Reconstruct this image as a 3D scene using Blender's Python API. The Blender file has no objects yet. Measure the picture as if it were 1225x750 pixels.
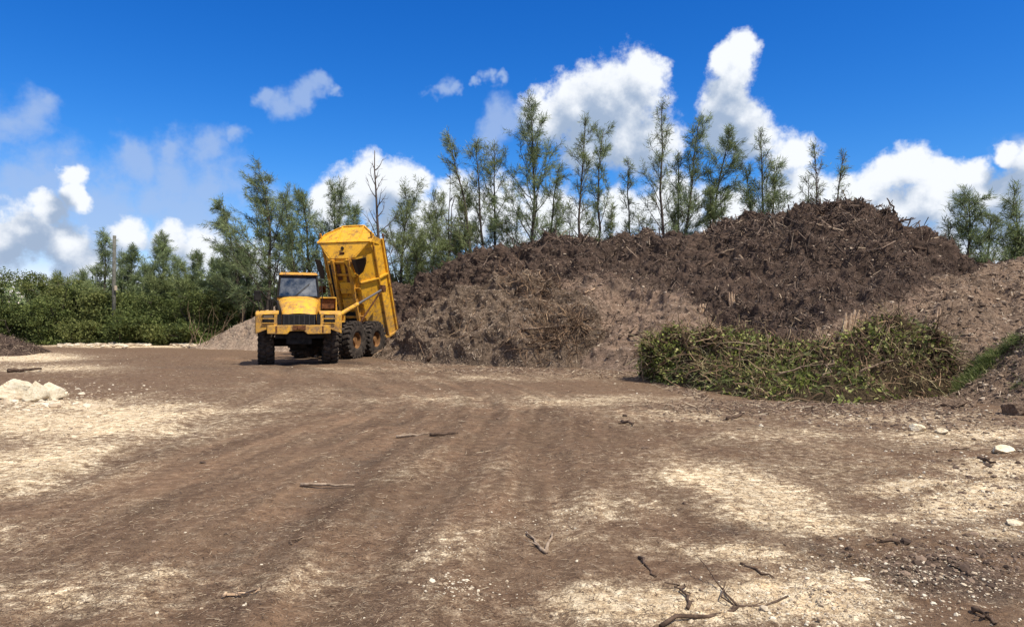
import bpy, math, random
import numpy as np
from mathutils import Vector

# ------------------------------------------------------------------ camera, sky, sun, exposure
F, CX, HZ, H = 885.0, 612.5, 381.0, 1.65
scn = bpy.context.scene
col = scn.collection
rad = math.radians
cd = bpy.data.cameras.new('camera'); cam = bpy.data.objects.new('camera', cd); col.objects.link(cam)
cam.location = (0, 0, H); cam.rotation_euler = (rad(90) + math.atan((HZ - 375) / F), 0, 0)
cd.sensor_width = 36; cd.lens = 36 * F / 1225; cd.clip_start = 0.1; cd.clip_end = 12000
scn.camera = cam
SUN = Vector((0.50, -0.42, 1.10)).normalized()
sl = bpy.data.lights.new('sun', 'SUN'); sl.energy = 4.3; sl.angle = rad(0.53); sl.color = (1.0, 0.93, 0.80)
so = bpy.data.objects.new('sun', sl); col.objects.link(so)
so.rotation_euler = SUN.to_track_quat('Z', 'Y').to_euler(); so.location = (20, -20, 40)
scn.view_settings.view_transform = 'Standard'
try: scn.view_settings.look = 'None'
except Exception: pass
scn.view_settings.gamma = 1.0
scn.view_settings.exposure = 0.47
SKY_STRENGTH = 0.085

world = bpy.data.worlds.new('World'); scn.world = world; world.use_nodes = True

def sky_world():
    nt = world.node_tree; N = nt.nodes; L = nt.links
    N.clear()
    out = N.new('ShaderNodeOutputWorld'); bg = N.new('ShaderNodeBackground')
    sky = N.new('ShaderNodeTexSky'); sky.sky_type = 'NISHITA'; sky.sun_disc = False
    sky.sun_elevation = math.asin(SUN.z); sky.sun_rotation = math.atan2(SUN.x, SUN.y)
    sky.air_density = 1.0; sky.dust_density = 0.35; sky.ozone_density = 3.0
    def m(op, a, b=None, c=None, clamp=False):
        n = N.new('ShaderNodeMath'); n.operation = op; n.use_clamp = clamp
        for i, v in enumerate((a, b, c)):
            if v is None: continue
            if isinstance(v, (int, float)): n.inputs[i].default_value = v
            else: L.new(v, n.inputs[i])
        return n.outputs[0]
    def vm(op, a, b=None, s=None):
        n = N.new('ShaderNodeVectorMath'); n.operation = op
        for i, v in enumerate((a, b)):
            if v is None: continue
            if isinstance(v, tuple): n.inputs[i].default_value = v
            else: L.new(v, n.inputs[i])
        if s is not None: n.inputs['Scale'].default_value = s
        return n
    tc = N.new('ShaderNodeTexCoord')
    sep = N.new('ShaderNodeSeparateXYZ'); L.new(tc.outputs['Generated'], sep.inputs[0])
    az = m('ARCTAN2', sep.outputs[0], sep.outputs[1])
    el = m('ARCSINE', sep.outputs[2])
    cmb = N.new('ShaderNodeCombineXYZ'); L.new(az, cmb.inputs[0]); L.new(el, cmb.inputs[1])
    P = cmb.outputs[0]
    def lobes(lst, grow=1.0):
        o = []
        for (px, py, r) in lst:
            a = math.atan((px - CX) / F)
            e = math.atan((HZ - py) / F * math.cos(a))
            o.append((a, e, grow * r / F * (math.cos(a) ** 1.5)))
        return o
    dense = lobes([
        # tall left-centre cumulus
        (735,118,62),(690,125,45),(770,85,30),(745,160,48),(650,140,36),(700,170,40),(780,170,42),
        # upright one
        (866,68,24),(890,58,24),(880,84,32),(874,104,38),(866,124,38),(888,145,36),(868,160,36),(900,172,32),
        # right-hand bank
        (945,182,32),(965,225,42),(940,240,40),(1010,228,36),(1045,222,34),(1062,208,36),(1095,196,38),(1125,205,30),(1120,235,50),(1070,265,60),(1160,206,30),
        (1180,245,52),(1215,230,48),(1240,190,36),(1205,182,20),(1150,290,60),(1220,300,60),(1010,280,50),
        # behind the trees
        (440,225,48),(480,225,42),(500,215,24),(400,250,40),(540,240,36),(560,260,46),(600,250,40),(660,265,50),(740,255,40),
        (800,250,50),(500,280,60),(620,310,50),(700,300,50),(870,270,50),
        # left
        (86,214,19),(88,234,19),(60,252,26),(35,285,42),(0,300,40),(80,290,36),(150,282,32),(205,292,34),(240,305,40),(120,325,52),(-60,280,50),(300,330,56)])
    soft = lobes([(35,135,34),(-10,145,44),(55,120,20),(160,195,36),(210,200,44),(260,215,38),(255,168,26),(285,160,16),(200,170,20),
        (325,108,15),(345,112,20),(362,104,17),(378,98,14),(390,108,8),(532,108,13),(542,112,9),(585,104,9),(597,101,8),(570,110,6),(600,150,24),(590,160,20),(1215,175,28),(60,220,46),(20,230,46),(130,250,50),(150,180,22),
        (230,250,50),(320,255,30),(240,262,40),(180,240,40),(-100,180,60),(1300,170,60),(1400,230,90),(-200,250,120)], 1.35)
    def noise(vec, scale, detail, rough):
        n = N.new('ShaderNodeTexNoise'); n.inputs['Scale'].default_value = scale
        n.inputs['Detail'].default_value = detail; n.inputs['Roughness'].default_value = rough
        L.new(vec, n.inputs['Vector']); return n
    def field(p, lst, amp1, amp2, s1):
        nz = noise(p, s1, 5, 0.62)
        w = vm('SUBTRACT', nz.outputs['Color'], (0.5, 0.5, 0.5))
        w = vm('SCALE', w.outputs[0], s=amp1)
        q = vm('ADD', p, w.outputs[0]).outputs[0]
        fz = vm('MULTIPLY', q, (1, 1, 0)).outputs[0]
        cur = None
        for (a, e, r) in lst:
            d = N.new('ShaderNodeVectorMath'); d.operation = 'DISTANCE'; L.new(fz, d.inputs[0]); d.inputs[1].default_value = (a, e, 0)
            v = m('MULTIPLY_ADD', d.outputs['Value'], -1.0 / r, 1.0)
            cur = v if cur is None else m('SMOOTH_MAX', cur, v, 0.22)
        n2 = noise(p, s1 * 3.1, 8, 0.62)
        return m('ADD', cur, m('MULTIPLY', m('SUBTRACT', n2.outputs['Fac'], 0.5), amp2))
    def ramp(v, a, b, smooth=True):
        n = N.new('ShaderNodeMapRange'); n.interpolation_type = 'SMOOTHSTEP' if smooth else 'LINEAR'
        n.inputs['From Min'].default_value = a; n.inputs['From Max'].default_value = b
        L.new(v, n.inputs['Value']); return n.outputs['Result']
    D = field(P, dense, 0.062, 1.15, 11.0)
    P2 = vm('ADD', P, (0.012, 0.030, 0.0)).outputs[0]
    D2 = field(P2, dense, 0.062, 1.15, 11.0)
    S = field(P, soft, 0.13, 1.15, 8.0)
    aD = ramp(D, -0.04, 0.44)
    aS = m('MULTIPLY', ramp(S, -0.05, 0.85), 0.72)
    shade = None
    for (a, e, r) in lobes([(715,150,62),(690,165,50),(770,170,50),(885,150,50),(870,180,50),(1185,262,60),(1215,215,60),(40,300,60),(110,300,50),(70,255,30),(200,310,60),(470,250,30),(1080,285,40),(620,170,50)]):
        d = N.new('ShaderNodeVectorMath'); d.operation = 'DISTANCE'; L.new(P, d.inputs[0]); d.inputs[1].default_value = (a, e, 0)
        v = m('MULTIPLY_ADD', d.outputs['Value'], -1.0 / (r * 1.25), 1.0, clamp=True)
        shade = v if shade is None else m('MAXIMUM', shade, v)
    big = noise(P, 7.0, 4, 0.55)
    sh = m('MULTIPLY', m('ADD', shade, m('MULTIPLY', m('SUBTRACT', big.outputs['Fac'], 0.5), 1.0)), 1.05)
    # thick hearts of the clouds are greyer than their crests
    lit = ramp(m('SUBTRACT', m('SUBTRACT', m('SUBTRACT', D, D2), m('MULTIPLY', m('MINIMUM', D, 0.8), 0.12)), sh), -0.95, 0.30)
    # top-lit cumulus: white crests, blue-grey bases
    mixc = N.new('ShaderNodeMix'); mixc.data_type = 'RGBA'
    L.new(lit, mixc.inputs['Factor'])
    mixc.inputs['A'].default_value = (0.27, 0.345, 0.47, 1); mixc.inputs['B'].default_value = (0.69, 0.715, 0.75, 1)
    # blue of the sky
    hs = N.new('ShaderNodeHueSaturation'); hs.inputs['Hue'].default_value = 0.505; hs.inputs['Saturation'].default_value = 1.30; hs.inputs['Value'].default_value = 1.15
    L.new(sky.outputs[0], hs.inputs['Color'])
    # the camera's vivid blue: a tone curve per channel on the sky texture
    sp = N.new('ShaderNodeSeparateColor'); L.new(hs.outputs[0], sp.inputs[0]); cc = N.new('ShaderNodeCombineColor')
    kk = 0.112
    for i, (a_, p_) in enumerate(((1.42, 1.72), (0.98, 1.2), (1.19, 1.05))):
        v_ = m('MULTIPLY', sp.outputs[i], kk); v_ = m('POWER', v_, p_); v_ = m('MULTIPLY', v_, a_ / kk); L.new(v_, cc.inputs[i])
    k = 1.0 / SKY_STRENGTH
    def scaled(c):
        v = N.new('ShaderNodeVectorMath'); v.operation = 'SCALE'; v.inputs['Scale'].default_value = k
        L.new(c, v.inputs[0]); return v.outputs[0]
    m1 = N.new('ShaderNodeMix'); m1.data_type = 'RGBA'; L.new(aS, m1.inputs['Factor'])
    L.new(cc.outputs[0], m1.inputs['A']); m1.inputs['B'].default_value = (0.30 * k, 0.40 * k, 0.60 * k, 1)
    m2 = N.new('ShaderNodeMix'); m2.data_type = 'RGBA'; L.new(aD, m2.inputs['Factor'])
    L.new(m1.outputs['Result'], m2.inputs['A']); L.new(scaled(mixc.outputs['Result']), m2.inputs['B'])
    gz = noise(vm('MULTIPLY', tc.outputs['Generated'], (1, 1, 1.6)).outputs[0], 2.3, 7, 0.6)  # clouds out of view, added to whiten the blue light of the sky
    away = m('MAXIMUM', ramp(el, 0.47, 0.62), m('MULTIPLY', ramp(m('ABSOLUTE', az), 0.80, 1.05), ramp(el, 0.02, 0.2)))
    ga = m('MULTIPLY', ramp(gz.outputs['Fac'], 0.44, 0.60), away)
    m3 = N.new('ShaderNodeMix'); m3.data_type = 'RGBA'; L.new(ga, m3.inputs['Factor'])
    L.new(m2.outputs['Result'], m3.inputs['A']); m3.inputs['B'].default_value = (0.66 * k, 0.67 * k, 0.70 * k, 1)
    L.new(m3.outputs['Result'], bg.inputs['Color']); bg.inputs['Strength'].default_value = SKY_STRENGTH
    L.new(bg.outputs[0], out.inputs['Surface'])
sky_world()
try:
    world.cycles.sampling_method = 'MANUAL'; world.cycles.sample_map_resolution = 512
except Exception: pass

# ------------------------------------------------------------------ helpers
rng = np.random.default_rng(11)
random.seed(5)

def W(px, py, Y):
    """photo pixel + distance -> point in the place; py None = on the ground"""
    z = 0.0 if py is None else H - (py - HZ) / F * Y
    return np.array([(px - CX) / F * Y, Y, z])
def G(px, py):
    Y = H * F / (py - HZ)
    return np.array([(px - CX) / F * Y, Y, 0.0])

def _hash(ix, iy, iz, seed):
    h = (ix * 374761393 + iy * 668265263 + iz * 2147483647 + seed * 974634777) & 0xFFFFFFFF
    h = ((h ^ (h >> 13)) * 1274126177) & 0xFFFFFFFF
    h = (h ^ (h >> 16)) & 0xFFFFFFFF
    h = (h * 2246822519) & 0xFFFFFFFF
    h = (h ^ (h >> 15)) & 0xFFFFFFFF
    return h.astype(np.float64) / 4294967295.0
def vnoise(x, y, z=None, seed=0):
    x = np.asarray(x, float); y = np.asarray(y, float)
    z = np.zeros_like(x) if z is None else np.asarray(z, float)
    ix, iy, iz = [np.floor(a).astype(np.int64) for a in (x, y, z)]
    fx, fy, fz = x - ix, y - iy, z - iz
    fx, fy, fz = [f * f * (3 - 2 * f) for f in (fx, fy, fz)]
    r = 0
    for dx in (0, 1):
        wx = fx if dx else 1 - fx
        for dy in (0, 1):
            wy = fy if dy else 1 - fy
            for dz in (0, 1):
                wz = fz if dz else 1 - fz
                r = r + _hash(ix + dx, iy + dy, iz + dz, seed) * wx * wy * wz
    return r * 2 - 1
def fbm(x, y, z=None, oct=4, seed=0, rough=0.5):
    a, s, f = 1.0, 0, 1.0; t = 0
    for o in range(oct):
        s = s + a * vnoise(x * f + o * 17.3, y * f - o * 9.1, None if z is None else z * f, seed + o * 7)
        t += a; a *= rough; f *= 2.03
    return s / t
def sstep(a, b, v):
    t = np.clip((v - a) / (b - a), 0, 1); return t * t * (3 - 2 * t)

class MB:
    def __init__(s): s.v = []; s.f = []; s.n = 0
    def add(s, verts, faces):
        verts = np.asarray(verts, float).reshape(-1, 3)
        if isinstance(faces, np.ndarray): s.f.append(faces + s.n)
        else:
            by = {}
            for fc in faces: by.setdefault(len(fc), []).append(fc)
            for k in by: s.f.append(np.array(by[k], np.int64) + s.n)
        s.v.append(verts); s.n += len(verts)
    def box(s, c, d, M=None):
        x, y, z = [q / 2 for q in d]
        v = np.array([[i, j, k] for i in (-x, x) for j in (-y, y) for k in (-z, z)], float)
        if M is not None: v = v @ np.asarray(M).T
        v += np.asarray(c, float)
        s.add(v, [(0, 1, 3, 2), (4, 6, 7, 5), (0, 4, 5, 1), (2, 3, 7, 6), (0, 2, 6, 4), (1, 5, 7, 3)])
    def hexa(s, p8):
        """8 points: bottom ring 0-3, top ring 4-7"""
        s.add(p8, [(3, 2, 1, 0), (4, 5, 6, 7), (0, 1, 5, 4), (1, 2, 6, 5), (2, 3, 7, 6), (3, 0, 4, 7)])
    def prism(s, poly, ax, a, b):
        """2d polygon extruded along axis ax from a to b"""
        n = len(poly); v = []
        for t in (a, b):
            for (p, q) in poly:
                w = [p, q]; w.insert(ax, t); v.append(w)
        f = [tuple(range(n))[::-1], tuple(range(n, 2 * n))]
        f += [(i, (i + 1) % n, n + (i + 1) % n, n + i) for i in range(n)]
        s.add(v, f)
    def tube(s, pts, r, k=6, caps=True):
        pts = np.asarray(pts, float); n = len(pts)
        r = np.broadcast_to(np.asarray(r, float), (n,))
        t = np.gradient(pts, axis=0); t /= np.linalg.norm(t, axis=1)[:, None] + 1e-9
        ref = np.array([0.13, 0.27, 0.95]) if abs(t[0][2]) < 0.9 else np.array([0.95, 0.2, 0.1])
        u = np.cross(t, ref); u /= np.linalg.norm(u, axis=1)[:, None] + 1e-9
        w = np.cross(t, u)
        a = np.linspace(0, 2 * math.pi, k, endpoint=False)
        ring = pts[:, None] + r[:, None, None] * (np.cos(a)[None, :, None] * u[:, None] + np.sin(a)[None, :, None] * w[:, None])
        idx = np.arange(n * k).reshape(n, k)
        q = np.stack([idx[:-1], np.roll(idx, -1, 1)[:-1], np.roll(idx, -1, 1)[1:], idx[1:]], -1).reshape(-1, 4)
        base = s.n
        s.add(ring.reshape(-1, 3), q)
        if caps:
            s.f.append(np.array([idx[0][::-1]]) + base); s.f.append(np.array([idx[-1]]) + base)
    def bar(s, a, b, w, h=None, up=(0, 0, 1)):
        h = w if h is None else h
        a = np.asarray(a, float); b = np.asarray(b, float)
        t = b - a; l = np.linalg.norm(t); t /= l
        u = np.cross(t, up); u /= np.linalg.norm(u) + 1e-9; v = np.cross(u, t)
        s.box((a + b) / 2, (l, w, h), np.stack([t, u, v], 1))
    def cyl(s, a, b, r, k=16, r2=None):
        s.tube([a, b], [r, r if r2 is None else r2], k)
    def grid(s, P, closed=False):
        """P (n,m,3)"""
        n, m = P.shape[:2]; idx = np.arange(n * m).reshape(n, m)
        q = np.stack([idx[:-1, :-1], idx[:-1, 1:], idx[1:, 1:], idx[1:, :-1]], -1).reshape(-1, 4)
        s.add(P.reshape(-1, 3), q)
    def build(s, name, mat, parent=None, smooth=False, origin=None, attrs=None, M=None, bevel=0):
        V = np.concatenate(s.v) if s.v else np.zeros((0, 3))
        if M is not None: V = M(V)
        o0 = np.zeros(3) if origin is None else np.asarray(origin, float)
        V = V - o0
        me = bpy.data.meshes.new(name)
        nl = sum(f.size for f in s.f); nf = sum(len(f) for f in s.f)
        me.vertices.add(len(V)); me.vertices.foreach_set('co', V.astype(np.float32).ravel())
        me.loops.add(nl); me.polygons.add(nf)
        me.loops.foreach_set('vertex_index', np.concatenate([f.ravel() for f in s.f]).astype(np.int32))
        tot = np.concatenate([np.full(len(f), f.shape[1]) for f in s.f])
        me.polygons.foreach_set('loop_start', np.concatenate([[0], np.cumsum(tot)[:-1]]).astype(np.int32))
        me.update(calc_edges=True); me.validate()
        me.polygons.foreach_set('use_smooth', np.full(len(me.polygons), smooth))
        if attrs:
            for k, a in attrs.items():
                at = me.attributes.new(k, 'FLOAT', 'POINT'); at.data.foreach_set('value', a.astype(np.float32))
        ob = bpy.data.objects.new(name, me); col.objects.link(ob)
        for mm in (mat if isinstance(mat, (list, tuple)) else [mat]): me.materials.append(mm)
        if parent is not None: ob.parent = parent
        if origin is not None: ob.location = o0
        if bevel:
            b = ob.modifiers.new('bevel', 'BEVEL'); b.width = bevel; b.segments = 2; b.limit_method = 'ANGLE'; b.angle_limit = rad(35)
        return ob

def tag(o, label=None, cat=None, group=None, kind=None):
    if label: o['label'] = label
    if cat: o['category'] = cat
    if group: o['group'] = group
    if kind: o['kind'] = kind
    return o
def empty(name, loc, label=None, cat=None, group=None, parent=None):
    o = bpy.data.objects.new(name, None); col.objects.link(o); o.location = tuple(loc)
    if parent: o.parent = parent
    return tag(o, label, cat, group)

# ------------------------------------------------------------------ materials
def mat(name):
    m = bpy.data.materials.new(name); m.use_nodes = True
    nt = m.node_tree; b = nt.nodes['Principled BSDF']
    return m, nt, b
def n_noise(nt, vec, scale, detail=5, rough=0.55, dist=0.0):
    n = nt.nodes.new('ShaderNodeTexNoise'); n.inputs['Scale'].default_value = scale
    n.inputs['Detail'].default_value = detail; n.inputs['Roughness'].default_value = rough; n.inputs['Distortion'].default_value = dist
    if vec is not None: nt.links.new(vec, n.inputs['Vector'])
    return n
def n_ramp(nt, fac, stops):
    r = nt.nodes.new('ShaderNodeValToRGB'); e = r.color_ramp.elements
    while len(e) < len(stops): e.new(0.5)
    for i, (p, c) in enumerate(stops):
        e[i].position = p; e[i].color = (c[0], c[1], c[2], 1)
    nt.links.new(fac, r.inputs[0]); return r
def n_mix(nt, fac, a, b, blend='MIX'):
    n = nt.nodes.new('ShaderNodeMix'); n.data_type = 'RGBA'; n.blend_type = blend
    for k, v in (('Factor', fac), ('A', a), ('B', b)):
        if isinstance(v, (int, float)): n.inputs[k].default_value = v
        elif isinstance(v, tuple): n.inputs[k].default_value = (v[0], v[1], v[2], 1)
        else: nt.links.new(v, n.inputs[k])
    return n.outputs['Result']
def n_math(nt, op, a, b=0.0, clamp=False):
    n = nt.nodes.new('ShaderNodeMath'); n.operation = op; n.use_clamp = clamp
    for i, v in enumerate((a, b)):
        if isinstance(v, (int, float)): n.inputs[i].default_value = v
        else: nt.links.new(v, n.inputs[i])
    return n.outputs[0]
def n_bump(nt, h, b, strength=0.5, dist=0.02):
    n = nt.nodes.new('ShaderNodeBump'); n.inputs['Strength'].default_value = strength; n.inputs['Distance'].default_value = dist
    nt.links.new(h, n.inputs['Height']); nt.links.new(n.outputs[0], b.inputs['Normal']); return n
def coords(nt): 
    return nt.nodes.new('ShaderNodeNewGeometry').outputs['Position']
def spec(b, v):
    b.inputs['Specular IOR Level'].default_value = v

def island_mat(name, stops, rough=0.85, transl=0.0, noise_amt=0.0):
    m, nt, b = mat(name)
    g = nt.nodes.new('ShaderNodeNewGeometry')
    r = n_ramp(nt, g.outputs['Random Per Island'], stops)
    c = r.outputs[0]
    if noise_amt:
        nz = n_noise(nt, g.outputs['Position'], 0.55, 3, 0.6)
        rr = n_ramp(nt, nz.outputs['Fac'], [(0.3, (1 - noise_amt,) * 3), (0.7, (1 + noise_amt * 0.6,) * 3)])
        c = n_mix(nt, 1.0, c, rr.outputs[0], 'MULTIPLY')
    nt.links.new(c, b.inputs['Base Color']); b.inputs['Roughness'].default_value = rough; spec(b, 0.25)
    if transl:
        t = nt.nodes.new('ShaderNodeBsdfTranslucent'); nt.links.new(c, t.inputs['Color'])
        mx = nt.nodes.new('ShaderNodeMixShader'); mx.inputs[0].default_value = transl
        nt.links.new(b.outputs[0], mx.inputs[1]); nt.links.new(t.outputs[0], mx.inputs[2])
        nt.links.new(mx.outputs[0], nt.nodes['Material Output'].inputs['Surface'])
    return m

def ground_mat():
    m, nt, b = mat('dirt_ground')
    pos = coords(nt)
    def attr(n):
        a = nt.nodes.new('ShaderNodeAttribute'); a.attribute_name = n; return a.outputs['Fac']
    n1 = n_noise(nt, pos, 1.3, 8, 0.66); n2 = n_noise(nt, pos, 9.0, 8, 0.7); n3 = n_noise(nt, pos, 60, 4, 0.7); n4 = n_noise(nt, pos, 0.35, 5, 0.6)
    brown = n_ramp(nt, n2.outputs['Fac'], [(0.25, (0.080, 0.047, 0.028)), (0.5, (0.145, 0.091, 0.056)), (0.75, (0.235, 0.160, 0.103))]).outputs[0]
    grey = n_ramp(nt, n1.outputs['Fac'], [(0.4, (1, 1, 1)), (0.62, (1.0, 1.04, 1.05))]).outputs[0]
    brown = n_mix(nt, 1.0, brown, grey, 'MULTIPLY')
    cream = n_ramp(nt, n2.outputs['Fac'], [(0.28, (0.27, 0.170, 0.092)), (0.48, (0.55, 0.425, 0.270)), (0.66, (0.80, 0.69, 0.50))]).outputs[0]
    dark = n_ramp(nt, n2.outputs['Fac'], [(0.3, (0.028, 0.020, 0.016)), (0.7, (0.085, 0.062, 0.048))]).outputs[0]
    # cream dust: low-frequency mask broken up by three noise scales
    s = n_math(nt, 'ADD', attr('cream'), n_math(nt, 'MULTIPLY', n_math(nt, 'SUBTRACT', n1.outputs['Fac'], 0.5), 0.9))
    s = n_math(nt, 'ADD', s, n_math(nt, 'MULTIPLY', n_math(nt, 'SUBTRACT', n2.outputs['Fac'], 0.5), 1.15))
    s = n_math(nt, 'ADD', s, n_math(nt, 'MULTIPLY', n_math(nt, 'SUBTRACT', n3.outputs['Fac'], 0.5), 1.0))
    fc = n_ramp(nt, s, [(0.20, (0, 0, 0)), (0.48, (0.20, 0.20, 0.20)), (0.78, (1, 1, 1))]).outputs[0]
    c = n_mix(nt, fc, brown, cream)
    d = n_math(nt, 'ADD', attr('dark'), n_math(nt, 'MULTIPLY', n_math(nt, 'SUBTRACT', n2.outputs['Fac'], 0.5), 0.9))
    d = n_math(nt, 'ADD', d, n_math(nt, 'MULTIPLY', n_math(nt, 'SUBTRACT', n1.outputs['Fac'], 0.5), 0.9))
    fd = n_ramp(nt, d, [(0.42, (0, 0, 0)), (0.85, (0.85, 0.85, 0.85))]).outputs[0]
    c = n_mix(nt, fd, c, dark)
    n5 = n_noise(nt, pos, 130, 3, 0.75)
    gn = n_math(nt, 'ADD', n_math(nt, 'MULTIPLY', n3.outputs['Fac'], 0.5), n_math(nt, 'MULTIPLY', n5.outputs['Fac'], 0.5))
    c = n_mix(nt, 1.0, c, n_ramp(nt, gn, [(0.36, (0.50, 0.47, 0.45)), (0.5, (1, 1, 1)), (0.64, (1.45, 1.42, 1.38))]).outputs[0], 'MULTIPLY')
    st = attr('streak'); c = n_mix(nt, 1.0, c, n_ramp(nt, n_math(nt, 'ADD', st, 0.5), [(0.0, (0.62, 0.60, 0.58)), (0.5, (1, 1, 1)), (1.0, (1.42, 1.40, 1.36))]).outputs[0], 'MULTIPLY')
    # fine pale grit
    v = nt.nodes.new('ShaderNodeTexVoronoi'); v.inputs['Scale'].default_value = 34; nt.links.new(pos, v.inputs['Vector'])
    gr = n_math(nt, 'LESS_THAN', v.outputs['Distance'], n_math(nt, 'MULTIPLY', n_math(nt, 'SUBTRACT', n1.outputs['Fac'], 0.42), 0.95))
    gr = n_math(nt, 'MULTIPLY', gr, 0.5)
    c = n_mix(nt, gr, c, n_mix(nt, v.outputs['Color'], (0.20, 0.14, 0.09), (0.50, 0.42, 0.30)))
    far = n_ramp(nt, attr('far'), [(0.0, (0, 0, 0)), (1.0, (1, 1, 1))]).outputs[0]
    c = n_mix(nt, far, c, n_ramp(nt, n4.outputs['Fac'], [(0.35, (0.03, 0.05, 0.015)), (0.7, (0.09, 0.10, 0.04))]).outputs[0])
    nt.links.new(c, b.inputs['Base Color']); b.inputs['Roughness'].default_value = 0.93; spec(b, 0.15)
    hh = n_math(nt, 'ADD', n_math(nt, 'MULTIPLY', n2.outputs['Fac'], 1.0), n_math(nt, 'MULTIPLY', n3.outputs['Fac'], 0.35))
    hh = n_math(nt, 'ADD', hh, n_math(nt, 'MULTIPLY', gr, 0.4))
    n_bump(nt, hh, b, 0.75, 0.05)
    return m

def heap_mat(name, darkc, midc, palec, scale=6.0, bump=0.09, pale2=None):
    m, nt, b = mat(name)
    pos = coords(nt)
    n1 = n_noise(nt, pos, scale, 8, 0.72); n2 = n_noise(nt, pos, scale * 0.2, 5, 0.6); n3 = n_noise(nt, pos, scale * 4, 4, 0.7)
    f = n_math(nt, 'ADD', n_math(nt, 'MULTIPLY', n1.outputs['Fac'], 0.6), n_math(nt, 'MULTIPLY', n3.outputs['Fac'], 0.4))
    c = n_ramp(nt, f, [(0.33, darkc), (0.52, midc), (0.70, palec)]).outputs[0]
    if pale2:
        a = nt.nodes.new('ShaderNodeAttribute'); a.attribute_name = 'pale'
        s = n_math(nt, 'ADD', a.outputs['Fac'], n_math(nt, 'MULTIPLY', n_math(nt, 'SUBTRACT', n1.outputs['Fac'], 0.5), 1.2))
        s = n_ramp(nt, s, [(0.3, (0, 0, 0)), (0.8, (1, 1, 1))]).outputs[0]
        c2 = n_ramp(nt, f, [(0.33, pale2[0]), (0.52, pale2[1]), (0.70, pale2[2])]).outputs[0]
        c = n_mix(nt, s, c, c2)
    c = n_mix(nt, 1.0, c, n_ramp(nt, n2.outputs['Fac'], [(0.35, (0.75, 0.75, 0.75)), (0.65, (1.15, 1.12, 1.1))]).outputs[0], 'MULTIPLY')
    nt.links.new(c, b.inputs['Base Color']); b.inputs['Roughness'].default_value = 0.95; spec(b, 0.1)
    n_bump(nt, f, b, 0.9, bump)
    return m

M_ground = ground_mat()
M_mulch = heap_mat('dark_mulch', (0.026, 0.018, 0.014), (0.078, 0.053, 0.040), (0.160, 0.113, 0.086), 6.0, 0.08,
                   pale2=((0.075, 0.048, 0.031), (0.215, 0.150, 0.108), (0.37, 0.275, 0.205)))
M_rootheap = heap_mat('root_heap_soil', (0.050, 0.034, 0.023), (0.155, 0.112, 0.079), (0.31, 0.235, 0.17), 6.0, 0.12)
M_paleheap = heap_mat('pale_woodchip_soil', (0.075, 0.050, 0.034), (0.215, 0.150, 0.105), (0.40, 0.30, 0.215), 6.0, 0.12)
M_sand = heap_mat('pale_gravel_soil', (0.15, 0.105, 0.072), (0.31, 0.23, 0.165), (0.48, 0.375, 0.28), 7.0, 0.06)
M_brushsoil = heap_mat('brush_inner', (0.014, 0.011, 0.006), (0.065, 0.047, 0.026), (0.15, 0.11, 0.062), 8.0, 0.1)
M_rock = heap_mat('limestone', (0.46, 0.37, 0.24), (0.72, 0.63, 0.46), (0.82, 0.76, 0.62), 5.0, 0.03)
M_chip_dark = island_mat('mulch_chips', [(0, (0.022, 0.015, 0.011)), (0.45, (0.072, 0.048, 0.036)), (0.8, (0.145, 0.102, 0.076)), (0.95, (0.22, 0.155, 0.11)), (1, (0.42, 0.32, 0.22))])
M_chip_pale = island_mat('pale_chips', [(0, (0.055, 0.037, 0.025)), (0.4, (0.15, 0.103, 0.070)), (0.8, (0.28, 0.205, 0.145)), (1, (0.52, 0.42, 0.31))])
M_chip_gravel = island_mat('gravel_bits', [(0, (0.15, 0.105, 0.075)), (0.5, (0.32, 0.24, 0.17)), (1, (0.55, 0.46, 0.34))])
M_clod = island_mat('clods', [(0, (0.055, 0.035, 0.024)), (0.6, (0.12, 0.080, 0.055)), (1, (0.24, 0.17, 0.12))])
M_litter = island_mat('litter_bits', [(0, (0.05, 0.03, 0.02)), (0.5, (0.14, 0.09, 0.062)), (0.85, (0.30, 0.22, 0.15)), (1, (0.52, 0.43, 0.30))])
M_stones = island_mat('white_stones', [(0, (0.25, 0.18, 0.12)), (0.5, (0.45, 0.36, 0.25)), (1, (0.65, 0.58, 0.45))])
M_root = island_mat('roots', [(0, (0.035, 0.020, 0.012)), (0.5, (0.11, 0.068, 0.040)), (0.85, (0.24, 0.15, 0.09)), (1, (0.40, 0.27, 0.16))])
M_twig = island_mat('twigs', [(0, (0.05, 0.033, 0.021)), (0.5, (0.16, 0.11, 0.065)), (0.85, (0.31, 0.225, 0.135)), (1, (0.48, 0.37, 0.22))])
M_twig_tan = island_mat('tan_twigs', [(0, (0.09, 0.068, 0.030)), (0.5, (0.24, 0.19, 0.090)), (1, (0.50, 0.42, 0.24))])
M_needle = island_mat('casuarina_needles', [(0, (0.12, 0.150, 0.055)), (0.5, (0.23, 0.275, 0.110)), (1, (0.36, 0.40, 0.18))], 0.8, 0.35, 0.35)
M_needle2 = island_mat('casuarina_needles_bluish', [(0, (0.115, 0.155, 0.070)), (0.5, (0.215, 0.270, 0.120)), (1, (0.35, 0.405, 0.195))], 0.8, 0.35, 0.35)
M_leaf = island_mat('bush_leaves', [(0, (0.050, 0.070, 0.020)), (0.5, (0.115, 0.150, 0.040)), (1, (0.24, 0.27, 0.085))], 0.7, 0.35, 0.45)
M_leaf_y = island_mat('yellowish_leaves', [(0, (0.075, 0.09, 0.025)), (0.5, (0.155, 0.18, 0.05)), (1, (0.29, 0.30, 0.10))], 0.7, 0.35, 0.3)
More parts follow.
